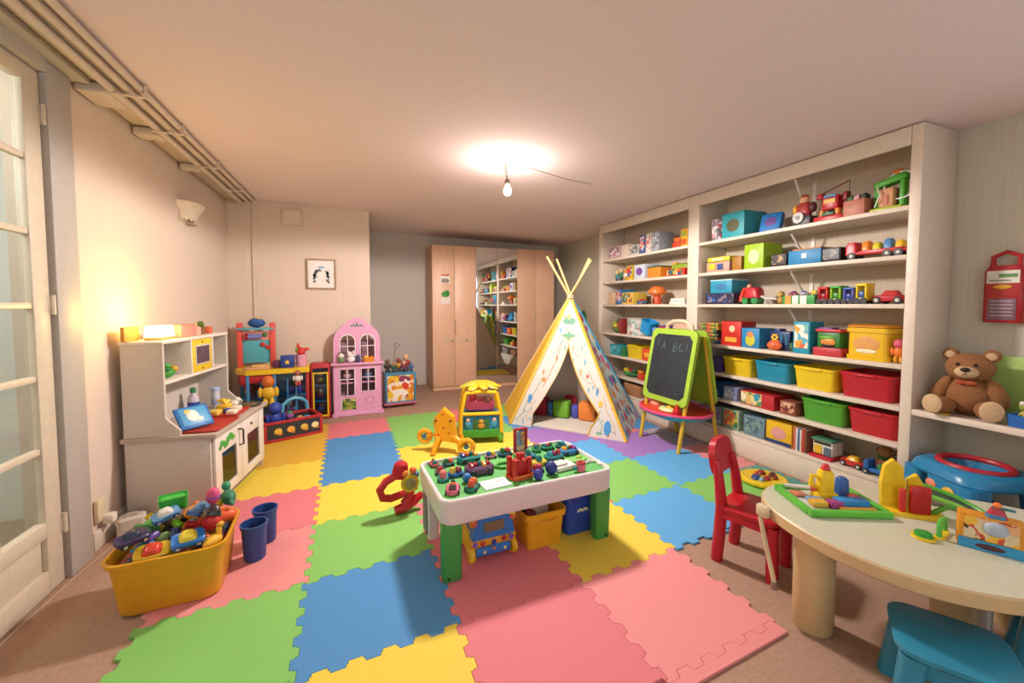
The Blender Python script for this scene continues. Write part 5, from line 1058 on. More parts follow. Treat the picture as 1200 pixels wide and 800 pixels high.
B().prism([(-.03, 0), (.03, 0), (.03, .09), (.0, .145), (-.03, .12)], -.01, .01, YS, T(.02, .03, .012, PI/2)).obj('arch_panel', t)
bx((.01, -.018, .068), (.065, .02, .11), m('#b81f22', .4), .004).obj('red_door', t); bx((-.045, -.015, .06), (.02, .014, .095), m('#c8282a', .4), .003).obj('red_door', t)
B().tube([(.06, .0, .014), (.10, -.01, .05), (.14, -.01, .05), (.16, -.02, .01)], .010, m('#5cb83a', .4), 8).obj('green_bridge', t)
t = thing('track_loop', 'green curved toy track ramp on the cream table', 'toy track', (2.255, .925, TT), math.radians(-72))
G4 = m('#52ab34', .4)
rail = [(-.15, .0, .04), (-.12, .05, .055), (-.04, .075, .055), (.05, .07, .04), (.12, .04, .02), (.15, .0, .012)]
B().tube(rail, .011, G4, 8).obj('rail', t); B().tube([(x, y-.06, z*.6+.004) for x, y, z in rail], .010, m('#7ac04a', .4), 8).obj('rail', t)
B().add([(x, y+dy, z*k+.002) for x, y, z in rail for dy, k in ((0, 1), (-.06, .6))], [(2*q, 2*q+1, 2*q+3, 2*q+2) for q in range(5)], m('#3a4a3a', .5)).obj('road', t)
B().box((-.13, .0, .018), (.05, .10, .036), G4, .006).obj('foot', t); B().box((.14, -.02, .008), (.05, .09, .016), G4, .006).obj('foot', t)
t = thing('round_button_toy', 'green button toy on a yellow disc near table front', 'toy', (1.915, .815, TT), 0)
B().lathe([(.001, 0), (.034, 0), (.034, .008), (.001, .01)], m('#e6c82a', .4), n=20).obj('disc', t); B().lathe([(.001, .008), (.026, .0085), (.024, .02), (.001, .024)], m('#2f9a34', .4), n=20).obj('button', t)
t = thing('green_arch_toy', 'small green arch on yellow foot beside track station', 'toy', (2.0, .80, TT), .2)
B().loft([(0, .10, .03, .012), (.008, .095, .025, .012)], m('#e6c82a', .4)).obj('foot', t); B().tube([(-.04, 0, .008), (-.038, 0, .05), (-.01, 0, .062), (.03, 0, .055), (.04, 0, .008)], .008, m('#5ab84a', .4), 8).obj('arch', t)
t = thing('toy_package', 'orange and blue toy package with little aeroplane on top', 'toy box', (2.035, .695, TT), math.radians(-62))
bx((0, 0, .06), (.15, .05, .12), m('#d8901e', .5), .003).obj('box_body', t)
bx((0, -.0265, .075), (.125, .003, .075), art(['#b03a28', '#e0a878', '#5a2a1a', '#d8c8a0', '#3a6a5a', '#c8481f', '#e8b83a'], 34)).obj('picture_panel', t); bx((0, -.0265, .017), (.15, .004, .034), m('#2f94c4', .5)).obj('blue_band', t); B().ell((0, -.029, .017), (.035, .002, .010), m('#4a2430', .5), n=12).obj('printed_oval', t)
B().ell((.01, -.03, .085), (.03, .012, .025), m('#a8b8c8', .4)).loft([(.10, .05, .03, .01), (.13, .045, .028, .01)], m('#4a86b0', .4), T(.01, -.01)).loft([(.121, .05, .035, .012), (.15, .03, .02, .008)], m('#b82a3a', .4), T(.015, 0)).ell((.015, 0, .16), .011, m('#e8762a', .4)).box((.03, 0, .152), (.05, .012, .006), m('#2f7a8a', .4)).obj('aeroplane', t)
tag(B().loft([(0, .10, .05, .02), (.03, .09, .045, .018), (.045, .05, .03, .01)], m('#2f8a34', .4)).loft([(.0455, .04, .022, .008), (.052, .03, .016, .006)], m('#e8c82a', .4)).obj('green_toy', None, (2.31, .66, TT), -1.0), 'green toy piece at the right edge of cream table', 'toy')

# ------------------------------------------------------------ chairs and stools
def chair(label, loc, rz):
    t = thing('toddler_chair', label, 'chair', loc, rz, 'red toddler chairs'); RC = m('#b81c2c', .28, .04)
    B().loft([(.262, .26, .25, .05), (.272, .28, .265, .055), (.288, .28, .265, .055), (.293, .26, .25, .05)], RC).obj('seat', t)
    for s in (-1, 1):
        B().loft([(.0005, .05, .05, .018), (.2625, .055, .045, .018)], RC, T(.11, s*.10)).obj('front_leg', t)
        B().tube([(-.135, s*.112, .0005), (-.125, s*.11, .14), (-.12, s*.105, .28), (-.135, s*.10, .40), (-.155, s*.09, .50)], [.028, .029, .028, .024, .022], RC, 10).obj('rear_leg', t)
        bx((-.01, s*.115, .245), (.20, .025, .035), RC, .008).obj('seat_rail', t)
    pr = [(-.095, 0), (.095, 0), (.11, .04), (.11, .10), (.09, .145), (.05, .17), (-.05, .17), (-.09, .145), (-.11, .10), (-.11, .04)]
    M = T(-.158, 0, .43, 0, -.16) @ Matrix(((0, 0, 1, 0), (1, 0, 0, 0), (0, 1, 0, 0), (0, 0, 0, 1)))
    B().prism(pr, -.016, .016, RC, M).obj('backrest', t)
    return t
chair('red plastic toddler chair drawn up to the cream table', (1.845, 1.425, .0005), math.radians(-70))
chair('red plastic toddler chair at the right picture edge by blue activity centre', (2.72, .75, .0005), math.radians(150))
def stool(label, loc, rz):
    t = thing('toddler_stool', label, 'stool', loc, rz, 'blue toddler stools'); BC = m('#2a86a4', .35, .04)
    B().loft([(.235, .26, .26, .05), (.245, .28, .28, .06), (.258, .28, .28, .06), (.264, .26, .26, .05)], BC).obj('seat', t)
    for sx in (-1, 1):
        for sy in (-1, 1): B().loft([(.0005, .06, .06, .02, sx*.125, sy*.125), (.2355, .065, .065, .02, sx*.095, sy*.095)], BC).obj('leg', t)
    for s in (-1, 1): bx((0, s*.10, .20), (.17, .02, .05), BC, .006).obj('apron', t); bx((s*.10, 0, .20), (.02, .17, .05), BC, .006).obj('apron', t)
    return t
stool('blue plastic toddler stool under the front edge of cream table', (1.70, .645, .0005), math.radians(32))
stool('second blue toddler stool beside the metal support pole', (2.26, .55, .0005), math.radians(20))

# ------------------------------------------------------------ blue activity centre under the bench shelf
t = thing('activity_centre', 'blue plastic activity centre with red ring seat under bench shelf', 'baby activity centre', (3.06, 1.11, .0005), math.radians(-25))
BA = m('#2583b4', .3, .04)
W_, D_ = .40, .40
for sx in (-1, 1):
    for sy in (-1, 1): B().loft([(0, .095, .095, .035, sx*(D_/2-.03), sy*(W_/2-.03)), (.30, .105, .105, .04, sx*(D_/2-.05), sy*(W_/2-.05)), (.385, .11, .11, .04, sx*(D_/2-.055), sy*(W_/2-.055))], BA).obj('leg', t)
for s in (-1, 1): bx((0, s*(W_/2-.025), .20), (D_-.17, .03, .05), BA, .01).obj('side_rail', t); bx((s*(D_/2-.025), 0, .20), (.03, W_-.17, .05), BA, .01).obj('side_rail', t)
B().loft([(.375, D_-.02, W_-.02, .09), (.39, D_, W_, .10), (.425, D_-.02, W_-.02, .10), (.445, D_-.07, W_-.07, .09), (.445, .25, .25, .11), (.38, .22, .22, .1)], BA, n=6).obj('deck', t)
B().torus((0, 0, .448), .135, .016, m('#b02430', .4), n=28).obj('ring_seat', t); B().loft([(.382, .21, .21, .1), (.386, .21, .21, .1)], m('#8a1c26', .5)).obj('seat_liner', t)
bx((-D_/2+.012, -.035, .30), (.014, W_-.24, .16), BA, .004).obj('front_panel', t)
for y, z, r, c in ((-.035, .28, .055, '#5a2f86'), (-.075, .325, .034, '#e0b02a'), (.02, .335, .03, '#e08a6a'), (.035, .26, .025, '#e8c22a'), (-.09, .26, .022, '#3f9a44')): B().ell((-D_/2+.003, y, z), (.008, r, r*.8), m(c, .4), n=14, k=6).obj('play_motif', t)

# ------------------------------------------------------------ bench shelf: teddy bear, folder, tray
BZ = .6835
t = thing('teddy_bear', 'brown teddy bear with cream paws sitting on bench shelf', 'teddy bear', (3.215, 1.205, BZ), PI + .2)
FUR = m('#9c6a40', .95, .22, .9, 170); FUR2 = m('#d2b48a', .95, .12, .6, 170)
def fur(name, *els, mt=FUR, p=t):
    b = B()
    for c, r, M in els: b.ell(c, r, mt, M, n=22, k=14)
    return b.obj(name, p)
fur('body', ((0, 0, .105), (.085, .098, .112), None)); hd = fur('head', ((.012, 0, .265), (.085, .098, .082), None))
for s in (-1, 1):
    e = fur('ear', ((.0, s*.078, .335), (.022, .036, .034), None)); fur('inner_ear', ((.018, s*.078, .333), (.008, .022, .021), None), mt=FUR2, p=e)
    fur('arm', ((.02, s*.105, .13), (.042, .038, .085), T(rx=s*.4)))
    l = fur('leg', ((.095, s*.085, .048), (.085, .05, .047), T(rz=s*.3))); fur('paw_pad', ((.176, s*.110, .060), (.013, .045, .054), T(rz=s*.3)), mt=FUR2, p=l)
fur('muzzle', ((.085, 0, .245), (.036, .048, .034), None), mt=FUR2, p=hd)
B().ell((.118, 0, .262), (.014, .02, .013), m('#221814', .35)).obj('nose', hd)
B().tube([(.122, 0, .25), (.121, 0, .238), (.115, .012, .230)], .002, m('#2a1a14', .6), 5).tube([(.121, 0, .238), (.115, -.012, .230)], .002, m('#2a1a14', .6), 5).obj('mouth', hd)
for s in (-1, 1): B().ell((.09, s*.034, .287), (.008, .009, .009), m('#120c0a', .15)).obj('eye', hd)
B().ell((.075, -.016, .185), (.014, .028, .014), m('#a8482a', .6)).ell((.075, .016, .185), (.014, .028, .014), m('#a8482a', .6)).obj('bow', t)
tag(bx((0, 0, .165), (.012, .34, .33), m('#a6c86a', .6), .004).obj('green_folder', None, (3.378, 1.02, BZ), 0, rot=(0, .06, 0)), 'pale green board leaning on the wall behind the bear', 'board')
t = thing('blue_tray', 'blue plastic tray of toys to the right of the bear', 'tray', (3.17, .875, BZ), math.radians(-8))
B().loft([(0, .20, .26, .015), (.062, .21, .27, .018), (.062, .20, .26, .015), (.01, .19, .25, .012)], m('#1f62b0', .4)).obj('tray_body', t)
MTt = Matrix.Translation((3.17, .875, BZ)) @ Matrix.Rotation(math.radians(-8), 4, 'Z')
for k, (x, y, parts, lab) in enumerate(((-.02, .08, [('body', (0, 0, 1), (1, 1.2, 1), '#d8c860'), ('head', (0, .2, 2.6), (.9, .9, .8), '#9ab04a'), ('eye', (-.7, .5, 3.1), .35, '#e8e4d0')], 'yellow and green plush frog in the blue tray'), (.03, .0, [('body', (0, 0, 1), (1.1, 1.2, 1), '#a8325a'), ('head', (0, 0, 2.3), (.8, .8, .8), '#8a2a4a')], 'magenta toy in the middle of the blue tray'), (-.03, -.04, [('body', (0, 0, 1), (1.2, 1.5, .7), '#e8c22a'), ('fin', (0, .3, 1.8), (.5, .7, .4), '#d8a42a'), ('head', (.2, -.8, 1.9), (.6, .6, .5), '#e8b83a')], 'yellow toy at the front of the blue tray'))):
    blob('plush_toy', lab, tuple(MTt @ Vector((x, y*1.1, .011))), 0, .034, parts, 'toy')
tag(B().lathe([(.001, 0), (.022, 0), (.022, .005), (.001, .006)], m('#e8c020', .4), T(0, 0, 0), 14).obj('yellow_token', None, (3.085, .965+.02, BZ)), 'small yellow token on the bench shelf edge', 'token') if False else None
tag(B().loft([(0, .05, .08, .02), (.006, .045, .075, .02)], m('#d8a824', .4)).obj('yellow_card', None, (3.09, 1.27, BZ)), 'flat yellow toy piece between the bear legs', 'toy')
t = thing('wall_case', 'red plastic hanging case with white label on right wall', 'case', (XR-.001, 1.15, 1.20), PI)
RX = m('#a81c24', .35, .05)
B().loft([(.0, .05, .15, .02), (.01, .06, .155, .02), (.29, .06, .155, .02), (.32, .05, .12, .02)], RX, T(.031)).obj('case_body', t)
B().tube([(.03, -.05, .31), (.03, -.05, .37), (.03, 0, .395), (.03, .05, .37), (.03, .05, .31)], .012, RX, 8).obj('handle', t)
bx((.0625, 0, .255), (.003, .125, .07), m('#d8d4c8', .5)).obj('label', t)
b = B()
bx((.0645, .02, .262), (.002, .07, .02), m('#5a8a4a', .5)).obj('label_print', t); bx((.0645, -.01, .235), (.002, .08, .008), m('#8a8478', .5)).obj('label_print', t)
B().ell((.063, 0, .20), (.003, .035, .012), m('#e0a82a', .5), n=12).obj('yellow_emblem', t); bx((.0625, 0, .075), (.003, .11, .12), m('#7a5a6a', .5), .001).obj('lower_label', t)
for k in range(5): bx((.0642, 0, .12-.02*k), (.0012, .085, .005), m('#b8a8a8', .5)).obj('label_line', t)
# ------------------------------------------------------------ things on the shelves (each its own object)
XF = 3.085
def gbox(label, y, z, w, h, d, col, pic=None, band=None, name='game_box', rz=0., x=None, oval=None, cat='box', lid=None):
    """cardboard box or case; front towards -x, optional picture panel, colour band, oval, lid"""
    t = thing(name, label, cat, ((XF if x is None else x) + d/2, y, z + .0006), rz)
    bx((0, 0, h/2), (d, w, h), m(col, .5), .003).obj('box_body', t)
    if pic: bx((-d/2-.001, 0, h*.54), (.003, w*.84, h*.74), pic, 0).obj('picture_panel', t)
    if band: bx((-d/2-.001, 0, h*.10), (.0034, w*.98, h*.16), m(band, .5), 0).obj('colour_band', t)
    if oval: B().ell((-d/2-.001, 0, h*.52), (.003, w*.30, h*.27), m(oval, .5), n=18, k=6).obj('printed_oval', t)
    if lid: bx((0, 0, h+.006), (d+.006, w+.006, .014), m(lid, .45), .003).obj('lid', t)
    return t
def tub(label, y, z, w, h, d, col, name='storage_bin', x=None, rz=0.):
    t = thing(name, label, 'storage bin', ((XF if x is None else x) + d/2, y, z + .0006), rz, 'plastic storage bins on the shelves'); mt = m(col, .4, .04)
    B().loft([(0, d*.84, w*.86, .025), (.006, d*.86, w*.88, .03), (h-.022, d*.95, w*.95, .03), (h-.02, d*.99, w*.99, .035), (h-.002, d, w, .035), (h, d*.97, w*.97, .033), (h-.01, d*.92, w*.92, .028), (.012, d*.82, w*.84, .025)], mt).obj('bin_body', t)
    B().box((-d/2-.002, 0, h-.016), (.012, w*.42, .012), mt, .003).obj('grip', t)
    return t
def tin(label, y, z, r, h, cols, cat='canister', x=None):
    t = thing('canister', label, cat, ((XF if x is None else x) + r, y, z + .0006), 0)
    B().lathe([(.001, 0), (r, 0), (r, h*.88), (.001, h*.88)], cols[0] if not isinstance(cols[0], str) else m(cols[0], .4), n=20).obj('body', t); B().lathe([(r+.002, h*.86), (r+.002, h*.98), (r*.9, h), (.001, h)], m(cols[1], .4), n=20).obj('lid', t); return t
def books(labels, y0, z, specs, d=.2):
    y = y0
    for lab, (w, h, c) in zip(labels, specs):
        t = thing('book', lab, 'book', (XF + .01 + d/2, y - w/2, z + .0006), 0, 'upright books on the bottom shelf')
        bx((0, 0, h/2), (d, w-.002, h), m(c, .6), .001).obj('cover', t); bx((.004, 0, h/2+.001), (d-.004, w-.006, h-.0005), m('#e4dcc8', .8)).obj('pages', t); y -= w
def truck(label, y, z, L, cols, h=.12, x=None):
    t = thing('toy_truck', label, 'toy truck', ((XF if x is None else x) + .06, y, z + .0006), PI/2); wr = h*.17
    bx((0, 0, wr*1.6), (L*.96, .085, h*.12), m(cols[0], .35), .003).obj('chassis', t)
    B().loft([(wr*1.4, L*.2, .09, .012), (h*.62, L*.2, .09, .012), (h*.82, L*.14, .08, .012)], m(cols[0], .35), T(L*.38)).obj('cab', t)
    bx((L*.395, 0, h*.62), (L*.1, .083, h*.16), m('#2a3a4a', .2), .004).obj('window', t)
    bx((-L*.08, 0, h*.30), (L*.66, .09, h*.2), m(cols[1], .35), .004).obj('load_bed', t)
    for k, c in enumerate(cols[2:]): B().loft([(h*.38, L*.13, .06, .012), (h*(.62+.12*(k % 2)), L*.12, .055, .012), (h*(.72+.12*(k % 2)), L*.07, .035, .01)], m(c, .35), T(-L*.34+L*.17*k)).obj('load_piece', t)
    for px in (-.36, -.2, .36):
        for sy in (-1, 1): B().cyl((px*L, sy*.036, wr), (px*L, sy*.05, wr), wr, m('#26262a', .5), n=12).cyl((px*L, sy*.049, wr), (px*L, sy*.052, wr), wr*.45, m('#b8b4a8', .4), n=8).obj('wheel', t)
    return t
def train(label, y, z, w, h, cols):
    t = thing('toy_train_car', label, 'toy train', (XF + .06, y, z + .0006), 0, 'toy train cars on the middle shelf')
    B().box((0, 0, h*.22), (.1, w, h*.16), m(cols[0], .35), .004).obj('chassis', t)
    for s in (-1, 1): bx((0, s*w*.36, h*.55), (.09, w*.2, h*.6), m(cols[0], .35), .006).obj('cab_wall', t)
    bx((.0, 0, h*.45), (.085, w*.5, h*.3), m(cols[1], .35), .006).obj('boiler', t); bx((0, 0, h*.9), (.1, w*.96, h*.14), m(cols[2], .35), .008).obj('roof', t)
    for sx in (-1, 1):
        for sy in (-1, 1): B().cyl((sx*.05, sy*w*.28, h*.15), (sx*.058, sy*w*.28, h*.15), h*.15, m('#2a2a2e', .5), n=10).obj('wheel', t)
A1 = art(['#d8c8cc', '#b05a6a', '#7a6a70', '#e8d8d8', '#c89aa0', '#5a5a5a'], 34)
A2 = art(['#f0e4d0', '#e8a83a', '#5ab0c8', '#f4f0e0', '#d8684a', '#7ac0b0'], 30)
A3 = art(['#3a3a3a', '#c8c4bc', '#7a7a7a', '#e4e0d8'], 40)
A4 = art(['#2a5a9a', '#c8d0d8', '#d85a4a', '#e8e4dc', '#4a7ab8'], 34)
A5 = art(['#c83a2a', '#e8b03a', '#3a7a4a', '#f0e0c0', '#2a4a8a'], 36)
A6 = art(['#6a7a84', '#8a5a8a', '#a8b0b0', '#4a5a64', '#c8c0b8'], 30)
A7 = art(['#3f8a4a', '#e8b83a', '#d85a3a', '#7ab05a', '#2a5a5a'], 32)
# --- right bay, top shelf
z = 1.89
tin('pink and grey patterned canister at left of top shelf', 2.875, z, .06, .20, (A1, '#8a7a84'))
gbox('teal lidded storage box with round dark emblem', 2.675, z, .225, .205, .26, '#2fa0ac', lid='#2a93a0', oval='#5a5a38')
g = gbox('blue square case with violet oval leaning on top shelf', 2.40, z+.012, .16, .15, .05, '#1f78c0', oval='#6a4a90', name='toy_case', x=3.16); g.rotation_euler = (0, .30, .15)
t = thing('toy_robot', 'red, yellow and black toy figure with grey wheel on top shelf', 'toy', (3.15, 2.105, z+.0006), 0)
bx((0, 0, .035), (.09, .14, .07), m('#3a3f4a', .4), .01).obj('base', t); B().cyl((-.046, .01, .06), (-.06, .01, .06), .04, m('#b0aea8', .35), n=18).cyl((-.06, .01, .06), (-.064, .01, .06), .015, m('#6a6a68', .4), n=10).obj('wheel', t)
B().loft([(.07, .06, .09, .02), (.15, .07, .10, .025), (.17, .05, .07, .02)], m('#a8302a', .4)).obj('torso', t); B().ell((0, .0, .195), (.034, .036, .036), m('#d8a880', .5)).obj('head', t); B().ell((0, .06, .13), (.025, .025, .04), m('#e0a82a', .4)).ell((0, -.06, .13), (.025, .025, .04), m('#5a2a2a', .4)).obj('arm', t); B().lathe([(.03, .212), (.026, .226), (.001, .236)], m('#b83a2a', .5), n=14).obj('cap', t)
t = thing('toy_crane', 'red toy playset with thin crane boom on top shelf', 'toy', (3.16, 1.915, z+.0006), 0)
RQ = m('#b8222a', .35)
bx((0, 0, .02), (.12, .19, .04), RQ, .008).obj('base', t); bx((0, 0, .13), (.08, .11, .10), RQ, .012).obj('cab', t); bx((-.042, 0, .14), (.006, .075, .03), m('#e0b02a', .4)).obj('window', t); bx((-.042, 0, .175), (.006, .075, .02), m('#4a7ab0', .4)).obj('window', t)
B().cyl((-.03, -.05, .04), (-.03, -.05, .08), .018, m('#e08a2a', .4), n=10).cyl((-.03, .05, .04), (-.03, .05, .08), .018, m('#e08a2a', .4), n=10).obj('stand', t); bx((-.05, 0, .05), (.02, .08, .02), m('#2f6a44', .4), .004).obj('green_bar', t)
bx((0, -.085, .16), (.05, .03, .06), m('#8a2a34', .4), .008).obj('side_arm', t); bx((0, .08, .19), (.05, .04, .04), RQ, .008).obj('side_arm', t)
B().tube([(0, .10, .20), (0, -.10, .262)], .004, m('#7a3a2a', .5), 6).obj('boom', t); B().tube([(0, -.10, .262), (0, -.098, .05)], .003, m('#8a5a4a', .5), 6).obj('boom_line', t)
gbox('dusty pink wooden box with small toys on its lid', 1.745, z, .125, .105, .2, '#b5715c', name='wooden_box')
for k, (y, c, lab) in enumerate(((1.785, '#3a6a3a', 'dark green block on the dusty pink box'), (1.748, '#d8a0a8', 'pale pink block on the dusty pink box'), (1.708, '#2a2a2c', 'black block on the dusty pink box'))):
    tag(B().box((0, 0, .015), (.05, .034, .03), m(c, .5), .004).ell((0, 0, .033), (.014, .012, .008), m(c, .5), n=8, k=5).obj('toy_block', None, (3.14, y, z+.107)), lab, 'block')
t = thing('toy_playset', 'bright green toy playset with white ring at right end', 'toy', (3.17, 1.58, z+.0006), 0)
GG = m('#46a826', .4)
bx((0, 0, .012), (.14, .17, .024), m('#a8b82a', .4), .008).obj('base', t)
for y, zz in ((.07, .15), (-.06, .18)): bx((0, y, .024+zz/2), (.05, .028, zz), GG, .008).obj('post', t)
bx((0, .0, .19), (.07, .175, .045), GG, .012, T(rx=-.22)).obj('top_beam', t); bx((-.01, .01, .085), (.08, .08, .12), m('#d09a70', .5), .012).obj('house', t); bx((-.053, .01, .07), (.006, .03, .06), m('#b86a4a', .5)).obj('door', t)
B().torus((-.02, -.05, .15), .082, .006, m('#e0e4e8', .3), T(ry=PI/2), n=28, k=6).obj('white_ring', t); B().ell((0, -.03, .235), (.03, .03, .022), m('#d8782a', .4)).obj('orange_knob', t); B().tube([(-.06, .06, .03), (-.07, .03, .10), (-.06, .05, .16)], .004, m('#d8d4c8', .4), 6).obj('chain', t)
# --- right bay, second shelf
z = 1.60
t = gbox('toy basket with yellow green lid at left of second shelf', 2.825, z, .25, .09, .2, '#c09a8a', name='toy_basket', cat='basket')
bx((0, 0, .115), (.2, .25, .05), m('#c8c82a', .5), .015).obj('lid', t); bx((-.104, .06, .05), (.006, .07, .05), m('#e8c82a', .5), .002).obj('yellow_patch', t); bx((-.104, -.03, .045), (.006, .06, .05), m('#2a4a8a', .5), .002).obj('blue_patch', t); bx((-.103, .0, .115), (.006, .13, .025), m('#e8e0a0', .5), .002).obj('label', t)
gbox('small brown carton on second shelf beside lime box', 2.625, z, .09, .12, .18, '#a8742a')
g = gbox('lime green box with cream figure print', 2.465, z, .175, .205, .22, '#9cc41e'); B().ell((-.111, 0, .10), (.003, .05, .06), m('#d8d8a0', .5), n=14).obj('printed_figure', g)
gbox('black box with gold print left of blue drawer box', 2.25, z, .125, .095, .16, '#24201e', art(['#24201e', '#a88a54', '#3a302a', '#c8b080'], 40))
g = gbox('blue drawer box with white square on second shelf', 2.055, z, .235, .105, .22, '#2383b8', name='drawer_box'); bx((-.111, 0, .062), (.003, .034, .034), m('#e8e4dc', .5)).obj('white_square', g); bx((.0, 0, .112), (.18, .2, .012), m('#b87a4a', .6)).obj('open_top_filling', g)
gbox('black box with grey print right of blue drawer box', 1.872, z, .12, .095, .16, '#1e1e20', art(['#1e1e20', '#6a665c', '#2a2a2a', '#8a8678'], 40))
truck('long red toy truck with yellow and blue load', 1.628, z, .35, ('#b81c26', '#c02830', '#e0b82a', '#4a86b8', '#d8c82a', '#e8882a'), .14)
# --- right bay, third shelf
z = 1.305
gbox('row of dark printed small boxes under teal box', 2.80, z, .305, .10, .2, '#2a2c44', art(['#3a3040', '#8a7a90', '#2a3a6a', '#1f1f30', '#3a6ab0'], 40))
gbox('teal box with white edge stacked on dark boxes', 2.785, z+.101, .23, .11, .2, '#2a98b8', lid='#a8d0d8', oval='#3a7ab0')
t = thing('toy_digger', 'red toy digger with green wheels on third shelf', 'toy truck', (3.15, 2.532, z+.0006), 0)
B().loft([(.05, .10, .14, .02), (.12, .10, .13, .03), (.14, .08, .09, .03)], RQ, T(0, -.03)).obj('cab', t); B().tube([(0, .0, .12), (0, .06, .13), (0, .09, .06), (0, .085, .02)], [.018, .018, .02, .024], m('#d8402a', .4), 8).obj('arm', t)
for y in (-.07, .02): B().cyl((-.05, y, .03), (.05, y, .03), .03, m('#2f8a4a', .4), n=14).obj('wheel', t)
B().ell((-.02, -.0, .15), (.02, .02, .02), m('#e0a080', .4)).obj('driver', t)
t = thing('toy_dinosaur', 'white toy dinosaur skeleton on third shelf', 'toy', (3.14, 2.355, z+.0006), PI/2); t.scale = (.7, .7, .7)
WH = m('#d8d4cc', .5)
B().tube([(-.09, 0, .055), (-.03, 0, .065), (.04, 0, .06), (.08, 0, .08)], [.006, .016, .016, .008], WH, 8).obj('spine', t)
for x in (-.02, .0, .02, .04): B().torus((x, 0, .048), .022, .004, WH, T(ry=PI/2), n=12, k=5).obj('rib', t)
for x, y in ((-.02, .02), (-.02, -.02), (.045, .02), (.045, -.02)): B().cyl((x, y, .0), (x, y*.6, .055), .006, WH, n=6).obj('leg', t)
B().ell((.09, 0, .088), (.022, .014, .014), WH).obj('skull', t)
blob('toy_lion', 'small golden toy lion on third shelf', (3.13, 2.25, z+.0006), PI, .03, [('body', (0, 0, 1.1), (.8, .9, 1.1), '#b8904a'), ('head', (.3, 0, 2.5), (.7, .8, .7), '#c8a45a'), ('mane', (0, 0, 2.5), (.5, 1.0, .9), '#8a6430')], 'toy')
g = gbox('green and white striped garage box with toy cars on top', 2.088, z, .235, .065, .16, '#3a9a4a', name='toy_garage', cat='toy garage')
for k, (y, c) in enumerate(((-.04, '#e8e4dc'), (.02, '#e8e4dc'), (.075, '#d89a3a'))): bx((-.0815, y, .033), (.003, .045, .062), m(c, .5)).obj('printed_stripe', g)
for y, cols, lab in ((2.165, ('#a82a4a', '#7a3a8a', '#26262a'), 'magenta toy car on the striped garage box'), (2.09, ('#c8c4d0', '#5a6ab0', '#26262a'), 'silver and blue toy car on the striped garage box'), (2.01, ('#e0c02a', '#e8d03a', '#26262a'), 'yellow toy car on the striped garage box')):
    toycar('toy_car', lab, (3.15, y, z+.0665), PI/2, .072, cols)
train('red toy train car first from the garage box', 1.927, z, .07, .125, ('#c0242a', '#8a1a20', '#d0302e')); train('lime green toy train engine next to red train car', 1.845, z, .075, .13, ('#8ab81e', '#3a8a3a', '#4aa83a')); train('violet toy train car between green and yellow cars', 1.765, z, .07, .115, ('#5a5ab0', '#2a4a90', '#3a6ab8')); train('yellow toy train car at the end of the train', 1.690, z, .07, .14, ('#e0c41e', '#3a5a9a', '#e8cc2a'))
toycar('race_car', 'large red and white toy race car on third shelf', (3.16, 1.553, z+.0006), PI/2, .18, ('#b01e2a', '#c84040', '#24242a'))
# --- right bay, fourth shelf
z = .937
random.seed(9)
for k in range(6):
    c = random.choice(('#8a2a2a', '#c8a03a', '#3a3a3a', '#2a4a7a', '#a86a3a'))
    gbox(('lowest', 'second', 'third', 'fourth', 'fifth', 'topmost')[k] + ' flat box of the pile beside red box', 2.91+.008*(k % 2), z+.032*k, .19, .03, .16, c, A5, name='flat_box', rz=.04*(k % 3))
g = gbox('red box with yellow print on fourth shelf', 2.665, z, .20, .215, .18, '#c6281e'); bx((-.0905, 0, .055), (.003, .12, .04), m('#e0a83a', .5)).obj('yellow_print', g); B().ell((-.091, -.01, .15), (.003, .03, .03), m('#e8c8a0', .5), n=12).obj('printed_face', g)
g = gbox('blue square box with yellow figure print', 2.475, z, .165, .165, .2, '#2585b8'); B().ell((-.101, 0, .065), (.003, .045, .05), m('#c8c43a', .5), n=12).ell((-.102, 0, .11), (.003, .03, .028), m('#e0884a', .5), n=12).obj('printed_figure', g)
t = thing('toy_tower', 'navy toy building with yellow flower on fourth shelf', 'toy', (3.19, 2.262, z+.0006), 0)
bx((0, 0, .075), (.10, .17, .15), m('#1c2f66', .4), .008).obj('body', t); bx((0, .03, .155), (.08, .05, .03), m('#2a4a8a', .4), .006).obj('roof', t)
for y in (-.06, -.02): bx((-.052, y, .09), (.006, .02, .09), m('#2a6a8a', .4)).obj('window', t)
for k in range(6): B().ell((-.055, .035+.02*math.cos(k*PI/3), .10+.02*math.sin(k*PI/3)), (.005, .012, .012), m('#e8c02a', .4), n=8, k=5).obj('petal', t)
blob('toy_pig', 'round orange toy pig in front of the navy building', (3.10, 2.27, z+.0006), PI, .04, [('body', (0, 0, 1), (.9, 1.5, .95), '#e86a3a'), ('snout', (.8, .3, 1.1), (.3, .4, .35), '#f08a5a'), ('ear', (.1, .8, 1.8), (.2, .3, .3), '#d85a2e'), ('ear', (.1, -.5, 1.8), (.2, .3, .3), '#d85a2e')], 'toy')
blob('toy_plant', 'small dark green toy bush on fourth shelf', (3.13, 2.145, z+.0006), 0, .03, [('leaf', (0, 0, 1), (.8, .9, 1), '#2a5a34'), ('leaf', (.2, .4, 1.8), (.6, .5, .6), '#3a7a3e')], 'toy')
gbox('tall cyan box with cream and orange picture on fourth shelf', 2.055, z, .118, .235, .16, '#1f98b4', A2)
t = thing('toy_house', 'green toy house with red base and red awning', 'toy', (3.15, 1.878, z+.0006), 0)
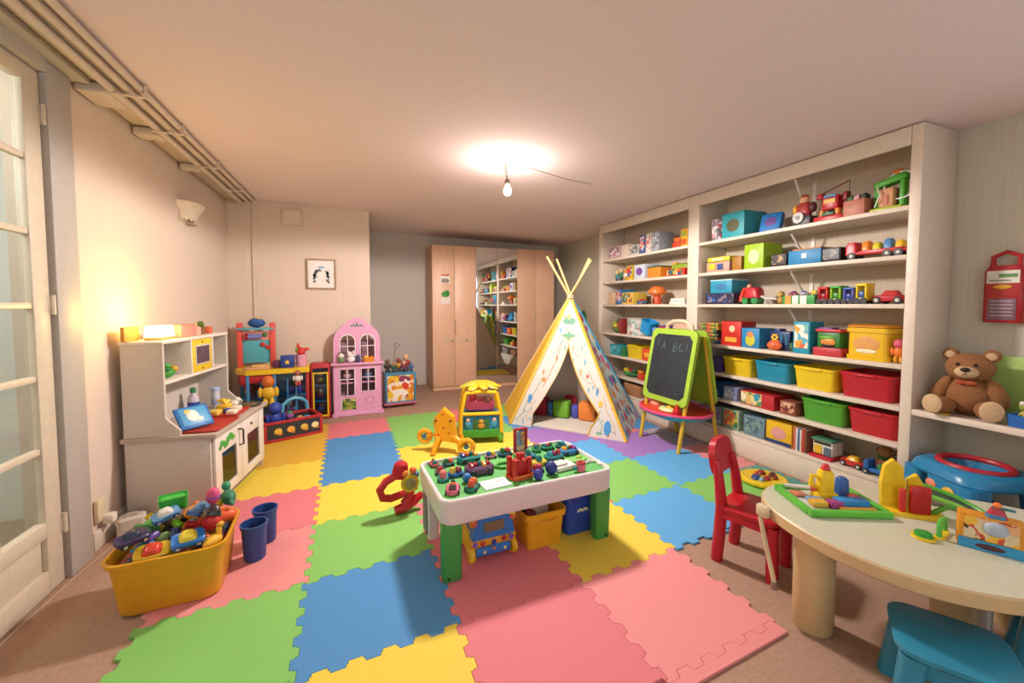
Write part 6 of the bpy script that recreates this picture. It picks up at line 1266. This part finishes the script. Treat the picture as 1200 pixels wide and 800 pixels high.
bx((0, 0, .03), (.13, .185, .06), m('#c03a44', .4), .006).obj('base', t); bx((0, 0, .115), (.10, .15, .11), m('#2f7a34', .4), .01).obj('body', t); B().ell((-.05, 0, .10), (.012, .05, .03), m('#d88a3a', .4)).ell((-.052, .01, .13), (.01, .05, .014), m('#6ab03a', .4)).ell((-.052, .0, .075), (.01, .045, .012), m('#2a1a14', .4)).obj('burger_relief', t); bx((0, 0, .18), (.12, .17, .02), m('#c83a4a', .4), .006).obj('awning', t); bx((0, .03, .195), (.08, .09, .012), m('#7a5aa8', .4), .004).obj('roof_sign', t)
t = thing('toy_chest_box', 'yellow toy chest with amber lid at right of fourth shelf', 'toy chest', (3.20, 1.645, z+.0006), 0)
B().loft([(0, .22, .24, .03), (.03, .225, .245, .03), (.03, .21, .225, .03), (.18, .21, .225, .03), (.182, .225, .245, .03), (.21, .225, .245, .03), (.215, .20, .22, .03)], m('#e2b614', .4, .04)).obj('chest_body', t); B().loft([(.2155, .22, .24, .03), (.225, .22, .24, .03), (.232, .19, .21, .03)], m('#d08a1c', .4)).obj('lid', t)
B().ell((-.1055, 0, .105), (.003, .075, .05), m('#d89a52', .5), n=16).obj('brown_emblem', t); B().ell((-.1075, 0, .06), (.002, .06, .014), m('#e8e0b8', .5), n=12).obj('white_scroll', t)
figure('figurine', 'small orange figurine at right end of fourth shelf', (3.12, 1.485, z+.0006), PI, .15, ('#e0782a', '#d85a7a', '#d8a02a'))
# --- right bay, fifth shelf: open bins
z = .68
gbox('violet box at left end of the bin shelf', 2.835, z, .085, .135, .2, '#5a4a8c')
tub('yellow storage bin left of the teal bin', 2.615, z, .30, .155, .27, '#dbbc1e'); tub('teal storage bin between the two yellow bins', 2.292, z, .305, .162, .28, '#1f88a6'); tub('yellow storage bin between teal and red bins', 1.968, z, .300, .162, .28, '#e2c31a'); tub('red storage bin on the upper bin shelf', 1.645, z, .315, .170, .29, '#b51827')
# --- right bay, sixth shelf
z = .45
gbox('blue patterned box at left end of sixth shelf', 2.84, z, .16, .145, .22, '#1f4a7a', art(['#1f4a7a', '#3a8ac0', '#1a2f5a', '#6ab0d8'], 40)); gbox('pale violet checked box on sixth shelf', 2.66, z, .14, .12, .2, '#8a94b8', art(['#8a94b8', '#c8ccd8', '#6a74a0', '#a8b0c8'], 50))
t = gbox('red shoe box with beach picture on its front', 2.40, z, .30, .115, .24, '#b8202a'); bx((-.1215, .05, .06), (.003, .19, .10), art(['#e0cc8a', '#3a9ab0', '#d8b46a', '#5a8a5a', '#e8e0c0'], 26)).obj('picture_panel', t)
gbox('small brown and red printed box beside green bin', 2.14, z, .12, .105, .16, '#8a4a3a', art(['#8a3a34', '#d8b08a', '#6a2a2a', '#c87a5a'], 50)); tub('green storage bin on the sixth shelf', 1.90, z, .305, .165, .28, '#4f9c2a'); tub('red storage bin beside the green bin', 1.60, z, .285, .165, .28, '#b81d2a')
# --- right bay, bottom shelf
z = .195
gbox('grey game box at left end of bottom shelf', 2.835, z, .17, .17, .24, '#7f8688', A6); gbox('sage green game box with orange picture', 2.645, z, .165, .175, .24, '#8fa88c', A7); gbox('grey blue game box with leafy picture', 2.42, z, .19, .165, .24, '#6f8a96', art(['#6f8a96', '#4a6a74', '#7a9a8a', '#8aa0a8'], 34))
gbox('yellow game box with pink oval and blue band', 2.205, z, .205, .175, .24, '#e2b41a', band='#24386e', oval='#d89a90')
books(('pink paperback book first beside yellow game box', 'white thin book second beside yellow game box', 'blue thin book third in the row', 'white book fourth in the row', 'rust red book fifth in the row', 'brown book last in the row'), 2.095, z, ((.018, .175, '#c86a5a'), (.014, .17, '#e0dcd0'), (.016, .172, '#4a6a9a'), (.014, .165, '#d8d4c8'), (.02, .178, '#b8402a'), (.016, .17, '#7a4a34')))
t = thing('toy_garage', 'white and yellow toy garage on red base on bottom shelf', 'toy garage', (3.16, 1.895, z+.0006), 0)
bx((0, 0, .010), (.16, .15, .02), m('#c02430', .4), .004).obj('base', t); bx((.01, 0, .075), (.12, .13, .10), m('#d8d4c8', .4), .006).obj('building', t); bx((-.052, .03, .06), (.006, .05, .06), m('#e0b82a', .4)).obj('yellow_door', t); bx((-.052, -.035, .055), (.006, .045, .06), m('#5a6a7a', .4)).obj('grey_door', t); bx((0, 0, .133), (.13, .14, .014), m('#4a8a6a', .4), .004).obj('roof', t); bx((-.052, 0, .108), (.006, .11, .014), m('#2a2a2a', .4)).obj('sign_band', t)
toycar('toy_car', 'red and black toy monster truck on bottom shelf', (3.15, 1.715, z+.0006), PI/2, .15, ('#b8302a', '#e0a82a', '#22242a'))
truck('blue toy train base with red tractor at right of bottom shelf', 1.555, z, .17, ('#2a62a8', '#2a72b8', '#c83a2a', '#e0b02a', '#3a8a4a'), .11, x=3.075)
blob('plush_toy', 'brown plush monkey behind the blue toy train', (3.27, 1.60, z+.0006), PI, .05, [('body', (0, 0, 1), (.8, 1, 1), '#8a5a34'), ('head', (.1, 0, 2.5), (.8, .85, .75), '#a87a44'), ('ear', (0, .8, 2.6), .3, '#8a5a34'), ('ear', (0, -.8, 2.6), .3, '#8a5a34'), ('scarf', (.3, 0, 1.8), (.6, .8, .25), '#3a8a5a')], 'plush')
figure('figurine', 'red and blue figurine at far right of bottom shelf', (3.24, 1.50, z+.0006), PI, .165, ('#b8303a', '#d8a888', '#2a3a7a'))
# --- left bay
z = 1.89
gbox('pink and grey patterned box at left of top left shelf', 4.44, z, .23, .155, .2, '#c8a8a8', A1); gbox('cream box next to pink patterned box', 4.22, z, .15, .15, .2, '#d8c8b4'); gbox('black and white printed box on top left shelf', 4.045, z, .155, .125, .2, '#c8c4bc', A3)
gbox('tall blue and white game box on top left shelf', 3.893, z, .10, .215, .2, '#3a5a90', A4); gbox('tall white game box with red print', 3.783, z, .09, .215, .2, '#d8d0c8', art(['#e0d8d0', '#c87a6a', '#d8d0c8', '#e8e4e0'], 40)); gbox('tall grey game box on top left shelf', 3.665, z, .115, .215, .2, '#9aa0a8', art(['#c8ccd0', '#9aa0a8', '#6a7078', '#e0e0e0'], 40))
tag(B().box((0, 0, .03), (.12, .11, .06), m('#c0402a', .5), .008).box((0, 0, .085), (.1, .09, .05), m('#d8622a', .5), .01).obj('orange_toy', None, (3.16, 3.375, z+.0006)), 'red and orange stacked toy on top left shelf', 'toy'); tag(B().box((0, 0, .09), (.12, .095, .18), m('#d8a024', .5), .01).box((-.061, 0, .05), (.004, .07, .05), m('#c8502a', .5)).box((-.061, .0, .13), (.004, .06, .05), m('#8a9a2a', .5)).obj('yellow_toy_box', None, (3.16, 3.262, z+.0006)), 'yellow toy box at right end of top left shelf', 'toy')
z = 1.60
for k, (y, h, c, lab) in enumerate(((4.43, .14, ('#4a8a9a', '#e0c080', '#3a5a7a'), 'teal figurine at left of second left shelf'), (4.345, .16, ('#3a7a4a', '#d8b890', '#2a3a2a'), 'green figurine on second left shelf'), (4.25, .15, ('#e0dcd0', '#d88a4a', '#c8a83a'), 'white and orange figurine on second left shelf'))): figure('figurine', lab, (3.13, y, z+.0006), PI, h, c)
gbox('narrow yellow and red box on second left shelf', 4.115, z, .10, .175, .18, '#d8b82a', art(['#e0c02a', '#c8302a', '#3a5a9a', '#f0e0b0'], 40)); gbox('white box with violet oval on second left shelf', 3.935, z, .19, .17, .22, '#c8d0dc', oval='#7a4a9a'); gbox('orange basket box with dark green lid', 3.685, z, .21, .115, .24, '#dd8a2c', lid='#2a5a3a')
gbox('red game box at right of second left shelf', 3.365, z, .275, .075, .22, '#c0241f', A5); tag(B().loft([(0, .14, .24, .04), (.04, .15, .25, .05), (.055, .1, .18, .04)], m('#8aa82a', .5)).box((-.03, .08, .055), (.05, .06, .03), m('#e0a02a', .5), .01).obj('green_toy', None, (3.20, 3.36, z+.077)), 'olive green toy lying on the red game box', 'toy')
z = 1.305
gbox('peach box at left of third left shelf', 4.485, z, .14, .15, .2, '#d8b894'); gbox('tall blue box on third left shelf', 4.33, z, .11, .185, .2, '#3a7ab0', A4); gbox('yellow and red printed box on third left shelf', 4.155, z, .22, .145, .2, '#d8b84a', A5); toycar('toy_car', 'red and blue toy car on third left shelf', (3.14, 3.945, z+.0006), PI/2, .13, ('#2a6aa8', '#c82a2a', '#24242a'))
t = thing('mushroom_lamp', 'orange mushroom shaped lamp on third left shelf', 'lamp', (3.18, 3.735, z+.0006), 0)
B().lathe([(.001, 0), (.05, 0), (.055, .03), (.045, .08), (.03, .11), (.001, .11)], m('#c8502a', .4), n=18).obj('stem', t); B().lathe([(.001, .10), (.06, .10), (.098, .13), (.095, .16), (.06, .195), (.02, .205), (.001, .206)], m('#ee7e36', .4), n=20).obj('cap', t); bx((-.05, 0, .035), (.012, .03, .05), m('#7a2a1a', .5), .004).obj('door', t)
for k in range(3): tag(bx((0, 0, .010), (.2, .22-.02*k, .02), m(('#e0dad0', '#d8d0c4', '#e8e2d8')[k], .7), .002).obj('white_book', None, (3.20, 3.345, z+.0006+.0206*k), .05*k), ('lowest', 'middle', 'topmost')[k] + ' white book of the pile on third left shelf', 'book', 'pile of white books')
z = .937
blob('toy_basket', 'round green basket heaped with small toys at left', (3.19, 4.46, z+.0006), 0, .06, [('basket', (0, 0, .9), (1.4, 2.0, .9), '#5a7a3a'), ('toy', (-.5, .8, 1.9), (.6, .6, .7), '#8aa83a'), ('toy', (-.3, -.6, 2.1), (.6, .7, .9), '#6a3a2a'), ('toy', (.2, .1, 2.4), (.7, .7, .8), '#3a6a3a'), ('toy', (-.9, 0, 1.5), (.4, .6, .5), '#d8b83a'), ('toy', (-.8, -1.2, 1.4), (.4, .5, .7), '#a8302a')], 'basket')
gbox('narrow red box between green basket and white tin', 4.275, z, .05, .19, .18, '#8a2a2a')
tin('large white tin with coloured print on fourth left shelf', 4.11, z, .125, .205, (art(['#d8d8cc', '#c8ccc0', '#8ab0a8', '#b8807a', '#e0dcd0'], 26), '#b8b4a4'))
g = tub('cyan storage bin tipped on fourth left shelf', 3.87, z+.004, .17, .15, .16, '#1f96d0'); g.rotation_euler = (.35, 0, 0); g.location.z += .03
blob('plush_toy', 'periwinkle blue plush on fourth left shelf', (3.15, 3.675, z+.0006), PI, .05, [('body', (0, 0, .9), (1, 1.6, .9), '#5f86cc'), ('head', (.3, -.6, 1.6), (.7, .8, .6), '#6f96d8'), ('paw', (.8, .7, .6), (.4, .4, .35), '#5078c0')], 'plush')
gbox('violet game box on fourth left shelf', 3.512, z, .16, .135, .2, '#4a3a7a', art(['#4a3a8a', '#c8303a', '#2a2a5a', '#d8b03a'], 40))
tag(B().prism([(-.13, 0), (.13, 0), (.13, .10)] + [(.13*math.cos(a*PI/8), .10+.07*math.sin(a*PI/8)) for a in range(1, 8)] + [(-.13, .10)], -.05, .05, m('#e6b49a', .5), T(0, 0, 0, PI/2, 0, PI/2)).box((-.052, 0, .05), (.006, .16, .05), m('#8a80c8', .5), .003).obj('arched_toy_case', None, (3.17, 3.295, z+.0006)), 'peach arched toy case above the chalkboard', 'toy case')
z = .655
gbox('teal toy case at left of fifth left shelf', 4.40, z, .22, .13, .22, '#2a96a4', art(['#2a96a4', '#1f7a8a', '#5ab8c0', '#7ab0b8'], 30)); gbox('dark green box between teal case and yellow bin', 4.235, z, .08, .115, .2, '#2a7a4a'); tub('yellow storage bin on the fifth left shelf', 4.035, z, .285, .155, .27, '#dfc422')
g = gbox('orange red box with yellow print beside yellow bin', 3.755, z, .21, .135, .22, '#e0522a'); bx((-.1115, 0, .07), (.003, .12, .05), m('#e8b03a', .5)).obj('yellow_print', g)
tub('blue storage bin partly hidden behind the chalkboard', 3.45, z, .28, .15, .26, '#2f6ab0')
z = .405
blob('toy_heap_basket', 'green and yellow toy pile basket on low left shelf', (3.20, 4.19, z+.0006), 0, .06, [('basket', (0, 0, .6), (1.5, 2.4, .6), '#3a7a4a'), ('toy', (-.6, 1.0, 1.2), (.6, .9, .5), '#c8a82a'), ('toy', (-.5, -.4, 1.3), (.6, 1.0, .5), '#8a2a2a'), ('toy', (-.9, .3, 1.0), (.4, .9, .4), '#7ab02a'), ('toy', (-.5, -1.4, 1.3), (.5, .7, .5), '#2a5a3a')], 'basket')
t = thing('toy_kitchen_set', 'yellow and red toy kettle set on low left shelf', 'toy', (3.18, 3.86, z+.0006), 0)
B().lathe([(.001, 0), (.07, 0), (.075, .05), (.05, .08), (.001, .085)], m('#e0b838', .4), T(0, -.05), 18).obj('kettle', t); B().tube([(0, -.10, .07), (0, -.08, .13), (0, -.02, .13), (0, .0, .07)], .010, m('#d8a82a', .4), 8).obj('handle', t); B().box((-.01, .08, .04), (.10, .10, .08), m('#c8402a', .4), .012).obj('red_box', t); B().ell((-.05, .08, .095), (.03, .05, .02), m('#e08a2a', .4)).obj('orange_lid', t)
tub('green storage bin low on the shelf behind the easel', 3.50, z, .28, .14, .26, '#4a9a3a')
z = .195
gbox('brown carton low on the shelf left of the easel', 4.05, z, .30, .14, .26, '#a87a54'); gbox('grey carton low on the shelf behind the easel', 3.50, z, .32, .14, .26, '#9a948c')
